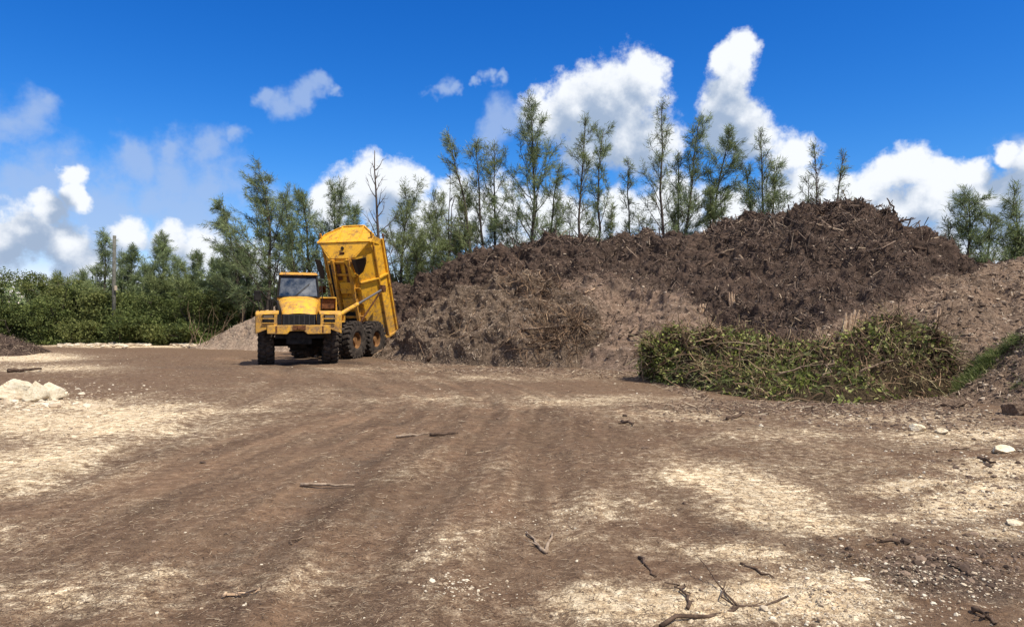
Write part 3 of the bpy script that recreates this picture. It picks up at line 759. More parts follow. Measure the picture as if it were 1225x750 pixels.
# ------------------------------------------------------------------ single branches and logs
def bent(a, b, wob, r, n=7):
    t = np.linspace(0, 1, n)[:, None]; q = np.asarray(a) * (1 - t) + np.asarray(b) * t
    w = r.normal(0, wob, (n, 3)); w[0] = w[-1] = 0; w[:, 2] *= 0.35
    return q + w
def branch(pa, pb, r0, m, label, forks=2, wob=0.04, name='branch', cat='branch', r1=None, group=None, lift=0.0):
    r = np.random.default_rng(int(abs(pa[0] * 91 + pa[1] * 37 + pb[0] * 13)) + 3)
    q = bent(pa, pb, wob, r)
    q[:, 2] += lift
    o0 = q[0].copy(); mb = MB()
    mb.tube(q, np.linspace(r0, r1 if r1 is not None else r0 * 0.4, len(q)), 7)
    L = np.linalg.norm(np.asarray(pb) - np.asarray(pa))
    for k in range(forks):
        i = r.integers(2, len(q) - 1); d = q[i] - q[i - 1]; d /= np.linalg.norm(d)
        d = d + r.normal(0, 0.55, 3) * np.array([1, 1, 0.5]); d[2] = abs(d[2]) * 0.6
        e = q[i] + d * L * r.uniform(0.15, 0.35)
        mb.tube(bent(q[i], e, wob * 0.6, r, 5), np.linspace(r0 * 0.5, r0 * 0.15, 5), 5)
    return tag(mb.build(name, m, None, smooth=True, origin=o0), label, cat, group)

def hit(loft, px, py):
    """the point of a heap that shows at this place"""
    qx, qy = ppx(loft.P); d = (qx - px) ** 2 + (qy - py) ** 2 + np.where(np.arange(loft.P.shape[0]) > loft.P.shape[0] * 0.75, 1e6, 0)[:, None]
    i = np.unravel_index(np.argmin(d), d.shape); return loft.P[i] + loft.N[i] * 0.05
def hb(loft, a, b, r0, m, label, **k):
    pa = hit(loft, *a); pb = hit(loft, *b)
    return branch(pa, pb, r0, m, label, **k)

hb(L3, (528, 368), (568, 354), 0.06, M_branch, 'long straight grey branch lying on the upper left slope of the root heap', forks=1, wob=0.03)
hb(L3, (624, 394), (678, 389), 0.05, M_branch, 'long thin branch lying level across the lower root heap', forks=1, wob=0.03)
hb(L3, (645, 361), (672, 362), 0.06, M_branch, 'short thick branch lying near the top of the root heap', forks=0)
hb(L3, (512, 432), (524, 418), 0.09, M_branch_dark, 'dark stub of root at the left foot of the root heap', forks=1)
hb(L3, (545, 400), (577, 408), 0.05, M_branch, 'grey forked branch on the left flank of the root heap', forks=2)
hb(L3, (602, 408), (632, 411), 0.05, M_branch, 'short pale branch low on the root heap', forks=0)
hb(L3, (615, 352), (628, 320), 0.04, M_branch_dark, 'dark forked twig standing up from the top of the root heap', forks=3)
hb(L3, (640, 355), (660, 330), 0.03, M_branch, 'thin upright stick beside the dark forked twig', forks=1)
hb(L3, (690, 385), (704, 398), 0.07, M_paleWood, 'splintered orange-brown wood on the right flank of the root heap', forks=3)
hb(L1, (742, 404), (762, 391), 0.045, M_branch, 'thin upper branch of two lying on the bare slope between heaps', forks=1)
hb(L1, (750, 404), (782, 397), 0.05, M_branch_dark, 'thin lower branch of two lying on the bare slope between heaps', forks=1)
hb(L1, (700, 350), (712, 346), 0.05, M_paleWood, 'small pale chunk of wood on the slope above the root heap', forks=0)
hb(L1, (880, 312), (918, 313), 0.08, M_branch, 'grey log lying on the dark mulch mound below its summit', forks=0, wob=0.03)
hb(L1, (862, 304), (886, 296), 0.06, M_branch, 'pale tipped branch lying left of the grey log', forks=0)
hb(L1, (885, 305), (905, 330), 0.06, M_branch, 'brown branch slanting down below the grey log', forks=0)
hb(L1, (840, 322), (868, 300), 0.07, M_branch_dark, 'dark branch slanting up the mulch mound face', forks=1)
hb(L1, (1068, 290), (1083, 297), 0.07, M_branch, 'short grey branch near the top right of the mound', forks=0)
hb(L1, (1092, 296), (1145, 303), 0.07, M_branch_dark, 'long dark branch lying on the right shoulder of the mound', forks=1)
hb(L1, (918, 250), (935, 264), 0.07, M_branch_dark, 'dark stick slanting down from the mound crest, left of the summit', forks=1)
pa = hit(L1, 1074, 256); branch(pa, pa + np.array([-0.45, 0, 0.75]), 0.06, M_branch_dark, 'bare dark stick leaning up from the right of the mound summit', forks=0)
SUMMIT = ['stubby dark branch left of centre on the mound summit', 'broken dark branch in the middle of the mound summit', 'longest dark branch jutting right from the mound summit', 'dark branch jutting left from the mound summit', 'thick dark branch pointing right beside the longest summit branch', 'leftmost dark branch stub on the mound summit', 'lowest and rightmost dark branch stub on the mound summit']
for i, (x, y, dx, dz, r_) in enumerate([(1008,250,.35,.30,.05),(1026,250,.2,.38,.06),(1038,252,.55,.22,.06),(998,252,-.4,.25,.05),(1052,254,.45,.18,.07),(980,254,-.3,.2,.05),(1078,264,.4,.12,.06)]):
    pa = hit(L1, x, y); branch(pa - np.array([dx, 0, dz]) * 0.3, pa + np.array([dx, -0.2, dz]), r_, M_branch_dark, SUMMIT[i], forks=2, r1=r_ * 0.3, group='broken branches on the mound summit')

# upright pale stumps
def splint(px, py, hgt, wid, lean, label, loft, n=5, m=None):
    b = hit(loft, px, py); r = np.random.default_rng(px); mb = MB()
    for k in range(n):
        o = (k - (n - 1) / 2) / n * wid
        a = b + np.array([o, r.normal(0, 0.04), -0.15]); t = a + np.array([lean * hgt + o * 0.5, 0, hgt * r.uniform(0.75, 1.05) + 0.15])
        mb.tube(bent(a, t, 0.012, r, 5), np.array([1, 1, 0.9, 0.75, 0.35]) * wid / n * 0.75, 6)
    return tag(mb.build('split_stump', m or M_paleWood, None, smooth=False, origin=b), label, 'stump')
splint(1014, 408, 0.70, 0.40, 0.28, 'pale splintered stump standing on the crest of the green brush pile', L7)
splint(877, 368, 0.55, 0.17, 0.0, 'slim pale upright stub of wood low on the dark mound', L1, 3)
splint(841, 372, 0.30, 0.20, 0.1, 'short pale torn stub left of the slim upright one', L1, 3)
splint(1120, 386, 0.45, 0.08, 0.25, 'thin leaning splinter of wood on the right-hand woodchip bank', L2, 2)
hb(L2, (945, 404), (996, 386), 0.05, M_branch_dark, 'dark curved branch lying just above the brush pile, left of the pale stump', forks=1)
hb(L7, (905, 412), (893, 402), 0.03, M_branch, 'short twig sticking from the top of the green brush pile', forks=1)
for i, (a, b, l) in enumerate([((870, 425), (905, 432), 'brown bent branch in the left part of the brush pile'),
        ((1000, 440), (985, 462), 'tan branch hanging down the front of the brush pile'),
        ((1025, 455), (1070, 440), 'long level tan branch in the right part of the brush pile'),
        ((930, 460), (985, 442), 'long slanting tan branch in the middle of the brush pile'),
        ((820, 430), (850, 415), 'dark branch arching over the left part of the brush pile'),
        ((1060, 400), (1100, 404), 'dark branch lying along the right crest of the brush pile')]):
    hb(L7, a, b, 0.022, M_branch, l, forks=2, lift=0.14, wob=0.06)

# branches on the open ground
def gb(a, b, r0, m, label, **k):
    pa, pb = G(*a), G(*b); pa[2] = pb[2] = r0 * 0.9
    pa[2] += ground_height(pa[0:1], pa[1:2])[0]; pb[2] += ground_height(pb[0:1], pb[1:2])[0]
    return branch(pa, pb, r0, m, label, name='fallen_branch', **k)
gb((10, 446), (50, 444), 0.07, M_branch_dark, 'dark log lying on the pale ground at the far left', forks=0)
gb((360, 580), (424, 581), 0.020, M_stick, 'straight tan stick lying on the brown dirt below the truck', forks=0, wob=0.01)
gb((474, 521), (512, 521), 0.025, M_stick, 'thin straight tan stick lying on the middle of the dirt', forks=0, wob=0.01)
gb((514, 522), (548, 522), 0.025, M_branch_dark, 'dark stick end to end with a tan stick in the middle of the dirt', forks=0, wob=0.01)
gb((654, 657), (630, 631), 0.015, M_stick, 'left arm of a V of two grey sticks in the foreground', forks=1, wob=0.01)
gb((654, 656), (661, 632), 0.016, M_stick, 'right arm of a V of two grey sticks in the foreground', forks=0, wob=0.01)
gb((790, 749), (942, 716), 0.014, M_branch_dark, 'long dark root lying along the bottom edge of the foreground', forks=3, wob=0.03)
gb((822, 728), (818, 700), 0.012, M_branch_dark, 'short gnarled dark root above the long foreground root', forks=2, wob=0.03)
gb((885, 674), (925, 690), 0.012, M_branch_dark, 'dark bark strip half buried at the right foreground', forks=0, wob=0.02)
gb((764, 664), (785, 688), 0.012, M_branch_dark, 'thin crooked dark twig in the middle foreground', forks=1, wob=0.02)
gb((1162, 734), (1192, 749), 0.018, M_branch_dark, 'dark chunk of wood at the bottom right corner', forks=2, wob=0.02)
gb((1120, 540), (1160, 536), 0.018, M_branch, 'thin pale stick on the stony ground at the right', forks=1, wob=0.02)
gb((1172, 549), (1190, 556), 0.03, M_branch_dark, 'short dark stick on the stony ground at the right', forks=0)
gb((1075, 656), (1040, 650), 0.012, M_branch_dark, 'dark twig beside the wet dark patch at the right', forks=1)
gb((375, 648), (350, 652), 0.008, M_branch, 'tiny pale twig on the brown dirt at lower left', forks=0)
gb((268, 712), (305, 716), 0.012, M_paleWood, 'flat pale scrap of bark on the dirt at lower left', forks=1)
gb((870, 502), (890, 494), 0.03, M_branch_dark, 'dark twig just in front of the brush pile', forks=1)
gb((744, 505), (756, 510), 0.03, M_branch_dark, 'short dark clump of wood on the middle right ground', forks=1)

# boulders
def boulder(px, py, sx, sy, sz, label, seed, m=M_rock, name='boulder'):
    c = G(px, py); u = np.linspace(0, math.pi, 34); v = np.linspace(0, 2 * math.pi, 61)
    U, Vv = np.meshgrid(u, v, indexing='ij')
    d = np.stack([np.sin(U) * np.cos(Vv), np.sin(U) * np.sin(Vv), np.cos(U)], -1)
    rr = np.random.default_rng(seed); pn = rr.normal(size=(12, 3)); pn /= np.linalg.norm(pn, axis=1)[:, None]; ph = rr.uniform(0.62, 1.0, 12)
    dt = np.einsum('ijk,lk->ijl', d, pn); R = np.min(np.where(dt > 0.05, ph / np.maximum(dt, 0.05), 9), axis=-1); R = np.minimum(R, 1.25)
    R = R + 0.05 * fbm(d[..., 0] * 5 + seed, d[..., 1] * 5, d[..., 2] * 5, oct=3, seed=seed)
    P = d * R[..., None] * np.array([sx, sy, sz]); P[..., 2] += sz * 0.50
    mb = MB(); mb.grid(P + c)
    return tag(mb.build(name, m, None, smooth=False, origin=c), label, 'boulder')
boulder(14, 477, 0.38, 0.30, 0.27, 'largest cream limestone boulder, leftmost of the row', 3)
boulder(43, 479, 0.20, 0.20, 0.25, 'cream limestone boulder in the middle of the row', 14)
boulder(64, 477, 0.24, 0.20, 0.23, 'rounded cream limestone boulder, rightmost of the row', 25)
boulder(78, 474, 0.10, 0.10, 0.06, 'small flat cream stone beside the right boulder', 36, name='stone')
boulder(986 + 155, 487, 0.20, 0.15, 0.11, 'dark grey-brown stone between brush pile and dirt bank', 47, M_paleheap, 'stone')
boulder(1215, 496, 0.22, 0.18, 0.13, 'grey stone at the foot of the dirt bank on the right edge', 58, M_paleheap, 'stone')
boulder(1127, 517, 0.09, 0.08, 0.05, 'small white stone in front of the dirt bank', 69, M_rock, 'stone')
boulder(1097, 514, 0.14, 0.10, 0.06, 'flat tan stone left of the small white stone', 71, M_rock, 'stone')
boulder(1197, 540, 0.13, 0.10, 0.05, 'flat cream stone on the stony ground near the right edge', 73, M_rock, 'stone')
boulder(1028, 694, 0.055, 0.03, 0.018, 'small white flat stone beside the wet patch, lower right', 75, M_rock, 'stone')
boulder(1212, 628, 0.06, 0.05, 0.03, 'small cream stone at the right edge of the foreground', 77, M_rock, 'stone')
boulder(427, 609, 0.045, 0.02, 0.012, 'tiny white flat stone on the brown dirt left of centre', 79, M_rock, 'stone')

# scattered litter: bits nobody could count
x_ = rng.normal(40, 34, 260); y_ = 480 + rng.normal(0, 4.5, 260) + np.abs(x_ - 40) * 0.02
p = np.array([G(a, b) for a, b in zip(x_, y_)]); p[:, 2] = ground_height(p[:, 0], p[:, 1]) + 0.005
mb = MB(); stones(mb, p, rng.gamma(1.3, 0.035, 260) + 0.02, squash=0.6)
tag(mb.build('broken_limestone', M_stones), 'small broken pieces of pale limestone round the boulders at the left', 'rubble', kind='stuff')
def scatter_ground(n, fn, y0=3.2, y1=34, pw=1.6):
    out = np.zeros((0, 3))
    while len(out) < n:
        m = n * 3
        t = rng.random(m); Y = (y0 ** (1 - pw) + t * (y1 ** (1 - pw) - y0 ** (1 - pw))) ** (1 / (1 - pw))
        X = rng.uniform(-0.74, 0.74, m) * Y
        px, py = pix(X, Y)
        keep = rng.random(m) < fn(px, py, X, Y)
        X, Y = X[keep], Y[keep]
        out = np.concatenate([out, np.stack([X, Y, ground_height(X, Y)], -1)])
    return out[:n]
def patch(px, py, X, Y): return np.clip(0.22 + 0.6 * ell(px, py, CREAM) + 0.5 * ell(px, py, DARK) + 0.5 * fbm(X * 1.1, Y * 1.1, oct=3, seed=91), 0.03, 1)
p = scatter_ground(46000, patch, pw=1.9)
up = np.tile([0, 0, 1.0], (len(p), 1)); mb = MB()
sc = np.clip(p[:, 1] / 8, 0.6, 2.2)
slivers(mb, p, up, rng.gamma(1.8, 0.018, len(p)) * sc + 0.012, rng.uniform(0.003, 0.010, len(p)) * sc, 0.18, lift=0.004)
feet = [(520,436,70,5,1,0),(610,443,110,5,1,0),(730,446,90,6,1,0),(820,468,60,7,.8,25),(960,488,150,7,1,0),(1100,482,60,8,1,0),(300,420,80,3,.6,0)]
p = scatter_ground(5200, lambda px, py, X, Y: np.clip(ell(px, py, feet) - 0.1, 0, 1), y0=12, pw=1.2)
slivers(mb, p, np.tile([0, 0, 1.0], (len(p), 1)), rng.gamma(1.8, 0.07, len(p)) + 0.04, rng.uniform(0.012, 0.035, len(p)), 0.3, lift=0.012)
tag(mb.build('ground_litter', M_litter), 'fine wood chips and bark bits strewn over the dirt', 'litter', kind='stuff')
def stonew(px, py, X, Y): return np.clip(0.03 + 0.9 * ell(px, py, [(1170,600,90,40,1,0),(1080,690,120,30,.8,0),(1180,530,100,30,.6,0),(60,475,90,14,.8,0),(980,720,90,40,.8,0),(700,615,80,10,.4,0),(545,700,40,10,.7,0),(530,660,30,8,.5,0),(30,430,80,8,.8,0),(1120,500,120,12,.5,0),(150,414,110,3,.8,0)]), 0.02, 1)
p = scatter_ground(9000, lambda *a: np.maximum(stonew(*a) - 0.025, 0.002), pw=1.7); mb = MB()
stones(mb, p + [0, 0, 0.002], np.minimum((rng.gamma(1.2, 0.008, len(p)) + 0.005) * np.clip(p[:, 1] / 8, 0.8, 2.2), 0.07))
tag(mb.build('gravel', M_stones), 'small pale limestone gravel scattered over the ground', 'gravel', kind='stuff')
def clodw(px, py, X, Y): return np.clip(ell(px, py, [(1140,675,90,22,1,0),(1130,500,110,14,.8,0),(880,500,140,8,.15,0),(1180,580,60,40,.2,0)]), 0.0015, 1)
p = scatter_ground(3400, clodw, pw=1.7); mb = MB()
stones(mb, p - [0, 0, 0.002], np.minimum((rng.gamma(1.6, 0.012, len(p)) + 0.008) * np.clip(p[:, 1] / 7, 0.8, 2.6), 0.10))
tag(mb.build('soil_clods', M_clod), 'dark crumbs of soil on the churned ground at the right', 'soil', kind='stuff')
# raised pale kerb of limestone rubble along the far edge of the yard
x_ = rng.uniform(55, 240, 1500); y_ = 413.4 + rng.normal(0, 0.8, 1500) * (0.5 + vnoise(x_ * 0.08, x_ * 0, seed=4) ** 2 * 2)
p = np.stack([(x_ - CX) / F * (H * F / (y_ - HZ)), H * F / (y_ - HZ), np.zeros(1500)], -1); p[:, 2] = 0.06
mb = MB(); kp = vnoise(x_ * 0.12, x_ * 0, seed=8) > -0.35; p = p[kp]; stones(mb, p, rng.gamma(2.0, 0.07, len(p)) + 0.05, squash=0.45)
tag(mb.build('limestone_rubble', M_stones), 'line of pale limestone rubble along the far edge of the yard', 'rubble', kind='stuff')

# ------------------------------------------------------------------ trees
def nrm(v): return v / (np.linalg.norm(v) + 1e-9)
def casuarina(pxb, pxt, pyt, Y, R, dens, label, seed, nb=34, low=0.12, wind=0.0, m=None, name='casuarina_tree', trunk_r=0.13, group='casuarinas behind the heaps', blade=(0.16, 0.40), zb=0.0, bw=1.0):
    r = np.random.default_rng(seed)
    B = W(pxb, None, Y); B[2] = zb; T = W(pxt, pyt, Y)
    Ht = T[2] - B[2]
    n = 12; t = np.linspace(0, 1, n)[:, None]
    q = B + (T - B) * t + np.concatenate([np.zeros((1, 3)), np.cumsum(r.normal(0, 0.012 * Ht, (n - 1, 3)), 0)]) * np.array([1, 1, 0.0]) * (1 - t) * 1.2
    q[:, 0] += wind * Ht * 0.10 * t[:, 0] ** 2.5 - wind * Ht * 0.10 * t[:, 0]
    wood = MB(); wood.tube(q, trunk_r * (1 - 0.88 * t[:, 0]), 7)
    SP = []; SD = []; SW = []
    def trunk_at(h):
        f = h * (n - 1); i = min(int(f), n - 2); return q[i] * (1 - (f - i)) + q[i + 1] * (f - i), nrm(q[i + 1] - q[i])
    ga = r.uniform(0, 6.28)
    for b in range(nb):
        h = low + (0.98 - low) * ((b + r.uniform(0, 0.8)) / nb) ** 0.9
        p0, td = trunk_at(h); ga += 2.4 + r.normal(0, 0.5)
        Lb = R * (0.20 + 0.95 * (1 - h) ** 0.8) * (r.uniform(0.35, 0.9) if r.random() < 0.6 else r.uniform(0.9, 1.5))
        el = rad(r.uniform(28, 58)) + 0.25 * h
        d = np.array([math.cos(ga) * math.cos(el), math.sin(ga) * math.cos(el), math.sin(el)])
        d[0] += wind * 0.35
        k = 6; pts = [p0]; dd = nrm(d)
        for s_ in range(k):
            dd = nrm(dd + np.array([wind * 0.10, 0, 0.10]) + r.normal(0, 0.11, 3)); pts.append(pts[-1] + dd * Lb / k)
        pts = np.array(pts); wood.tube(pts, np.linspace(trunk_r * 0.34 * (1.15 - h), 0.008, k + 1), 4, caps=False)
        ns = int(r.integers(5, 10))
        for s_ in range(ns):
            f = r.uniform(0.22, 1.0) * k; i = min(int(f), k - 1); c = pts[i] * (1 - (f - i)) + pts[i + 1] * (f - i)
            bd = nrm(pts[i + 1] - pts[i]); sd = nrm(bd * 0.8 + r.normal(0, 0.55, 3) + np.array([wind * 0.2, 0, 0.12]))
            Ls = Lb * r.uniform(0.16, 0.40) + 0.2
            e = c + sd * Ls; mid = (c + e) / 2 + r.normal(0, 0.05, 3)
            wood.tube([c, mid, e], [0.016, 0.011, 0.005], 3, caps=False)
            SP.append((c, e)); SD.append(sd); SW.append(Ls)
        SP.append((pts[-3], pts[-1])); SD.append(dd); SW.append(Lb / 3)
    SP.append((q[-3], q[-1])); SD.append(nrm(q[-1] - q[-3])); SW.append(Ht * 0.1)
    A = np.array([s[0] for s in SP]); E = np.array([s[1] for s in SP]); D = np.array(SD); w = np.array(SW); w /= w.sum()
    N = int(dens); idx = r.choice(len(A), N, p=w); f = r.uniform(0.05, 1.1, N)[:, None]
    P = A[idx] * (1 - f) + E[idx] * f + r.normal(0, 0.055, (N, 3))
    dirs = D[idx] * 0.75 + r.normal(0, 0.45, (N, 3)) + np.array([wind * 0.2, 0, -0.12])
    o0 = B.copy()
    root = empty(name, o0, label, 'tree', group)
    a = wood.build('trunk', M_bark, root, smooth=True); a.location = tuple(-o0)
    if N > 0:
        fm = MB(); blades(fm, P, dirs, r.uniform(*blade, N), r.uniform(0.022, 0.05, N) * bw, r)
        c = fm.build('crown', m or M_needle, root); c.location = tuple(-o0)
    return root

K = M_needle; K2 = M_needle2
T = [ # base px, top px, top py, Y, radius, blades, nb, wind, material, label
 (120,125,283,52,1.1,3800,30,-.1,K2,'narrow dark casuarina just left of the wooden pole'),
 (158,158,298,53,1.3,5000,30,0,K2,'first casuarina right of the wooden pole'),
 (143,147,306,54,0.8,2200,24,0,K2,'thin casuarina close behind the wooden pole'),
 (197,194,290,51,1.7,7600,32,0,K2,'bushy pointed casuarina midway between the wooden pole and the truck'),
 (214,212,312,54,0.9,3200,26,0,K2,'slim casuarina tight against the right of the bushy pointed one'),
 (238,236,306,53,1.1,4000,26,-.1,K2,'small dark spired casuarina above the thicket left of the truck'),
 (258,256,320,52,1.2,4600,26,0,K2,'low casuarina where the thicket meets the gravel heap'),
 (176,176,322,53,1.2,4200,24,0,K2,'low casuarina between the two spires right of the pole'),
 (98,100,330,53,1.2,3600,24,0,K2,'low casuarina top showing left of the wooden pole'),
 (292,266,246,48,1.7,8000,36,-.8,K2,'wind-bent casuarina leaning left beyond the cab'),
 (322,313,212,47,2.2,12500,40,-.5,K2,'tall full casuarina directly above the cab mirror'),
 (345,340,238,48,1.8,8000,34,-.4,K2,'casuarina behind the cab roof'),
 (372,362,236,49,1.9,8600,34,-.5,K2,'casuarina left of the raised dump body'),
 (300,290,300,50,1.8,8200,30,-.3,K2,'lower bushy casuarina left of the cab'),
 (392,400,224,48,1.9,8600,34,.1,K2,'casuarina rising behind the top of the dump body'),
 (418,424,252,50,1.8,7000,32,.1,K2,'casuarina behind the right of the dump body top'),
 (486,490,232,49,2.1,7600,34,.2,K,'open spreading casuarina right of the bare dead tree'),
 (512,522,246,50,2.0,7000,32,0,K,'casuarina left of the twin tall ones'),
 (500,498,292,47,1.9,6200,28,0,K,'low shrubby casuarina just above the left end of the mound'),
 (548,545,285,48,1.6,5000,28,0,K,'low casuarina at the foot of the twin tall ones'),
 (577,536,158,46,1.4,3400,34,-.7,K,'tall thin casuarina leaning left, leftmost of the close trio'),
 (585,568,166,46.5,1.3,3300,34,-.2,K,'tall thin casuarina in the middle of the close trio'),
 (596,592,174,47,1.5,4600,34,0,K,'tall thin casuarina, rightmost of the close trio'),
 (560,556,236,48,1.7,5600,30,0,K,'mid-height casuarina filling below the leaning trio'),
 (642,636,134,45,2.5,11500,44,0,K2,'tallest bushy casuarina left of centre, with several stems'),
 (652,668,200,45.5,1.7,3400,26,.5,K,'side stem leaning right from the tallest bushy casuarina'),
 (688,701,140,45,1.3,3300,34,.3,K,'slender casuarina leaning right beside the tallest bushy one'),
 (712,722,156,45.5,1.4,4200,32,.2,K2,'slender casuarina close to the right of the leaning slender one'),
 (742,752,192,46,0.8,1700,26,.1,K,'small thin casuarina alone between the slender pair and the straight one'),
 (770,764,262,46,1.2,1800,22,.3,K,'low wispy casuarina at the mound edge, left of the straight one'),
 (789,791,124,44,1.5,3500,38,0,K,'straight casuarina with a needle-thin top, centre right'),
 (808,836,148,44,1.6,6800,36,.4,K2,'full casuarina leaning right beside the straight one'),
 (832,874,158,44,1.7,8000,36,.7,K2,'dense casuarina leaning hard right'),
 (820,812,190,45,1.3,3600,28,0,K,'shorter casuarina between straight and leaning ones'),
 (862,862,232,44,1.1,1800,24,0,K,'small sparse casuarina right of the hard-leaning one'),
 (908,910,156,43,1.3,2600,32,0,K,'tall wispy casuarina with sparse top near the mound summit'),
 (898,893,205,43.5,1.5,4600,30,-.2,K2,'mid-height casuarina on the left of the wispy one'),
 (924,930,196,43,1.3,4800,30,.2,K2,'green casuarina on the right of the wispy one'),
 (976,974,172,42,1.0,900,24,-.1,K,'nearly bare casuarina left of the mound summit'),
 (982,1010,182,42,1.2,1300,26,.6,K,'sparse casuarina leaning right by the nearly bare one'),
 (962,968,215,42.5,1.1,1200,22,0,K,'low sparse casuarina beside the nearly bare one'),
 (1158,1160,232,36,1.5,5600,32,-.1,K2,'bushy young casuarina right of the mound'),
 (1176,1186,262,36,1.2,3800,26,.1,K,'lower young casuarina right beside the bushy young one'),
 (1140,1134,266,36.5,0.9,1300,22,0,K,'small wispy casuarina at the right foot of the mound'),
 (1236,1212,238,35,1.2,3000,30,-.4,K2,'casuarina leaning left at the right edge'),
 (1222,1218,290,35,1.2,3600,24,0,K,'low bushy casuarina at the right edge'),
]
for i, (pb, pt, py, Y, R, dn, nb, wd, mm, lb) in enumerate(T):
    casuarina(pb, pt, py, Y, R * (1.30 if pb < 265 else 1.62 if pb > 300 and dn > 1500 else 1.4), dn * (1.9 if pb < 265 else 1.35 if pb < 440 else 1.6), lb, 900 + i * 7, nb=nb, bw=0.68, wind=wd, m=mm, trunk_r=0.10 + 0.006 * R * 10 * 0.5)

for i, (pb, pt, py, Y, R, dn, mm, lb) in enumerate([
 (72,70,338,49.5,1.8,7000,K,'feathery pale casuarina sapling behind the yellowish broadleaf tree'),
 (110,108,352,49,1.5,6000,K,'feathery casuarina sapling low at the left foot of the wooden pole'),
 (182,184,340,49,1.7,7000,K,'feathery casuarina sapling in the middle of the thicket'),
 (226,224,336,49.5,1.8,7500,K,'feathery casuarina sapling at the right of the thicket'),
 (272,270,318,50,2.0,8500,K2,'feathery casuarina sapling just left of the gravel heap top'),
 (604,606,268,45,1.6,4200,K,'low feathery sapling at the ridge right of the close trio'),
 (728,732,246,45,1.3,2600,K,'low feathery sapling at the ridge right of the slender pair'),
 (846,848,228,43.5,1.4,4200,K,'low feathery sapling at the ridge below the hard-leaning casuarina'),
 (530,528,290,45.5,1.6,5200,K,'low feathery sapling at the left end of the ridge')]):
    casuarina(pb, pt, py, Y, R * 1.2, dn * 1.3, lb, 1700 + i * 7, nb=26, low=0.05, wind=0, m=mm, trunk_r=0.08, bw=0.8, group='casuarina saplings')
# bare trees
def bare_tree(pxb, pxt, pyt, Y, R, nb, label, seed, tr=0.12, low=0.3):
    r = np.random.default_rng(seed); B = W(pxb, None, Y); Tp = W(pxt, pyt, Y); Ht = Tp[2]
    n = 12; t = np.linspace(0, 1, n)[:, None]
    q = B + (Tp - B) * t; q[1:-1, :2] += np.cumsum(r.normal(0, 0.05, (n - 2, 2)), 0) * 0.8
    root = empty('bare_tree', B, label, 'tree', 'bare trees behind the heaps')
    mb = MB(); mb.tube(q, tr * (1 - 0.9 * t[:, 0]) + 0.006, 7)
    br = MB()
    for b in range(nb):
        h = low + (0.93 - low) * (b + r.random()) / nb; f = h * (n - 1); i = int(f); p0 = q[i] * (1 - f + i) + q[min(i + 1, n - 1)] * (f - i)
        a = r.uniform(0, 6.28); el = rad(r.uniform(35, 65)); Lb = R * (1.25 - h) * r.uniform(0.6, 1.2)
        d = np.array([math.cos(a) * math.cos(el) * 1.2, math.sin(a) * math.cos(el), math.sin(el)])
        pts = [p0]
        for s_ in range(5): d = nrm(d + r.normal(0, 0.12, 3) + [0, 0, 0.1]); pts.append(pts[-1] + d * Lb / 5)
        br.tube(pts, np.linspace(0.035, 0.007, 6), 4, caps=False)
        for s_ in range(4):
            c = pts[int(r.integers(1, 5))]; e = c + nrm(d + r.normal(0, 0.6, 3)) * Lb * 0.35
            br.tube([c, (c + e) / 2 + r.normal(0, 0.03, 3), e], [0.014, 0.01, 0.004], 3, caps=False)
    mb.v += br.v; mb.f += [f_ + mb.n for f_ in br.f]; mb.n += br.n
    o = mb.build('trunk', M_bark, root, smooth=True); o.location = tuple(-B)
bare_tree(458, 448, 180, 42, 2.6, 20, 'tall bare dead tree right of the raised dump body', 5, 0.15, 0.3)
bare_tree(534, 538, 196, 46, 1.5, 8, 'thin bare stem just left of the close trio of casuarinas', 6, 0.07, 0.4)
bare_tree(526, 545, 232, 46, 1.6, 9, 'shorter bare stem beside the thin bare one', 7, 0.08, 0.4)
bare_tree(986, 984, 190, 41, 1.3, 12, 'bare twiggy sapling near the mound summit', 8, 0.05, 0.5)

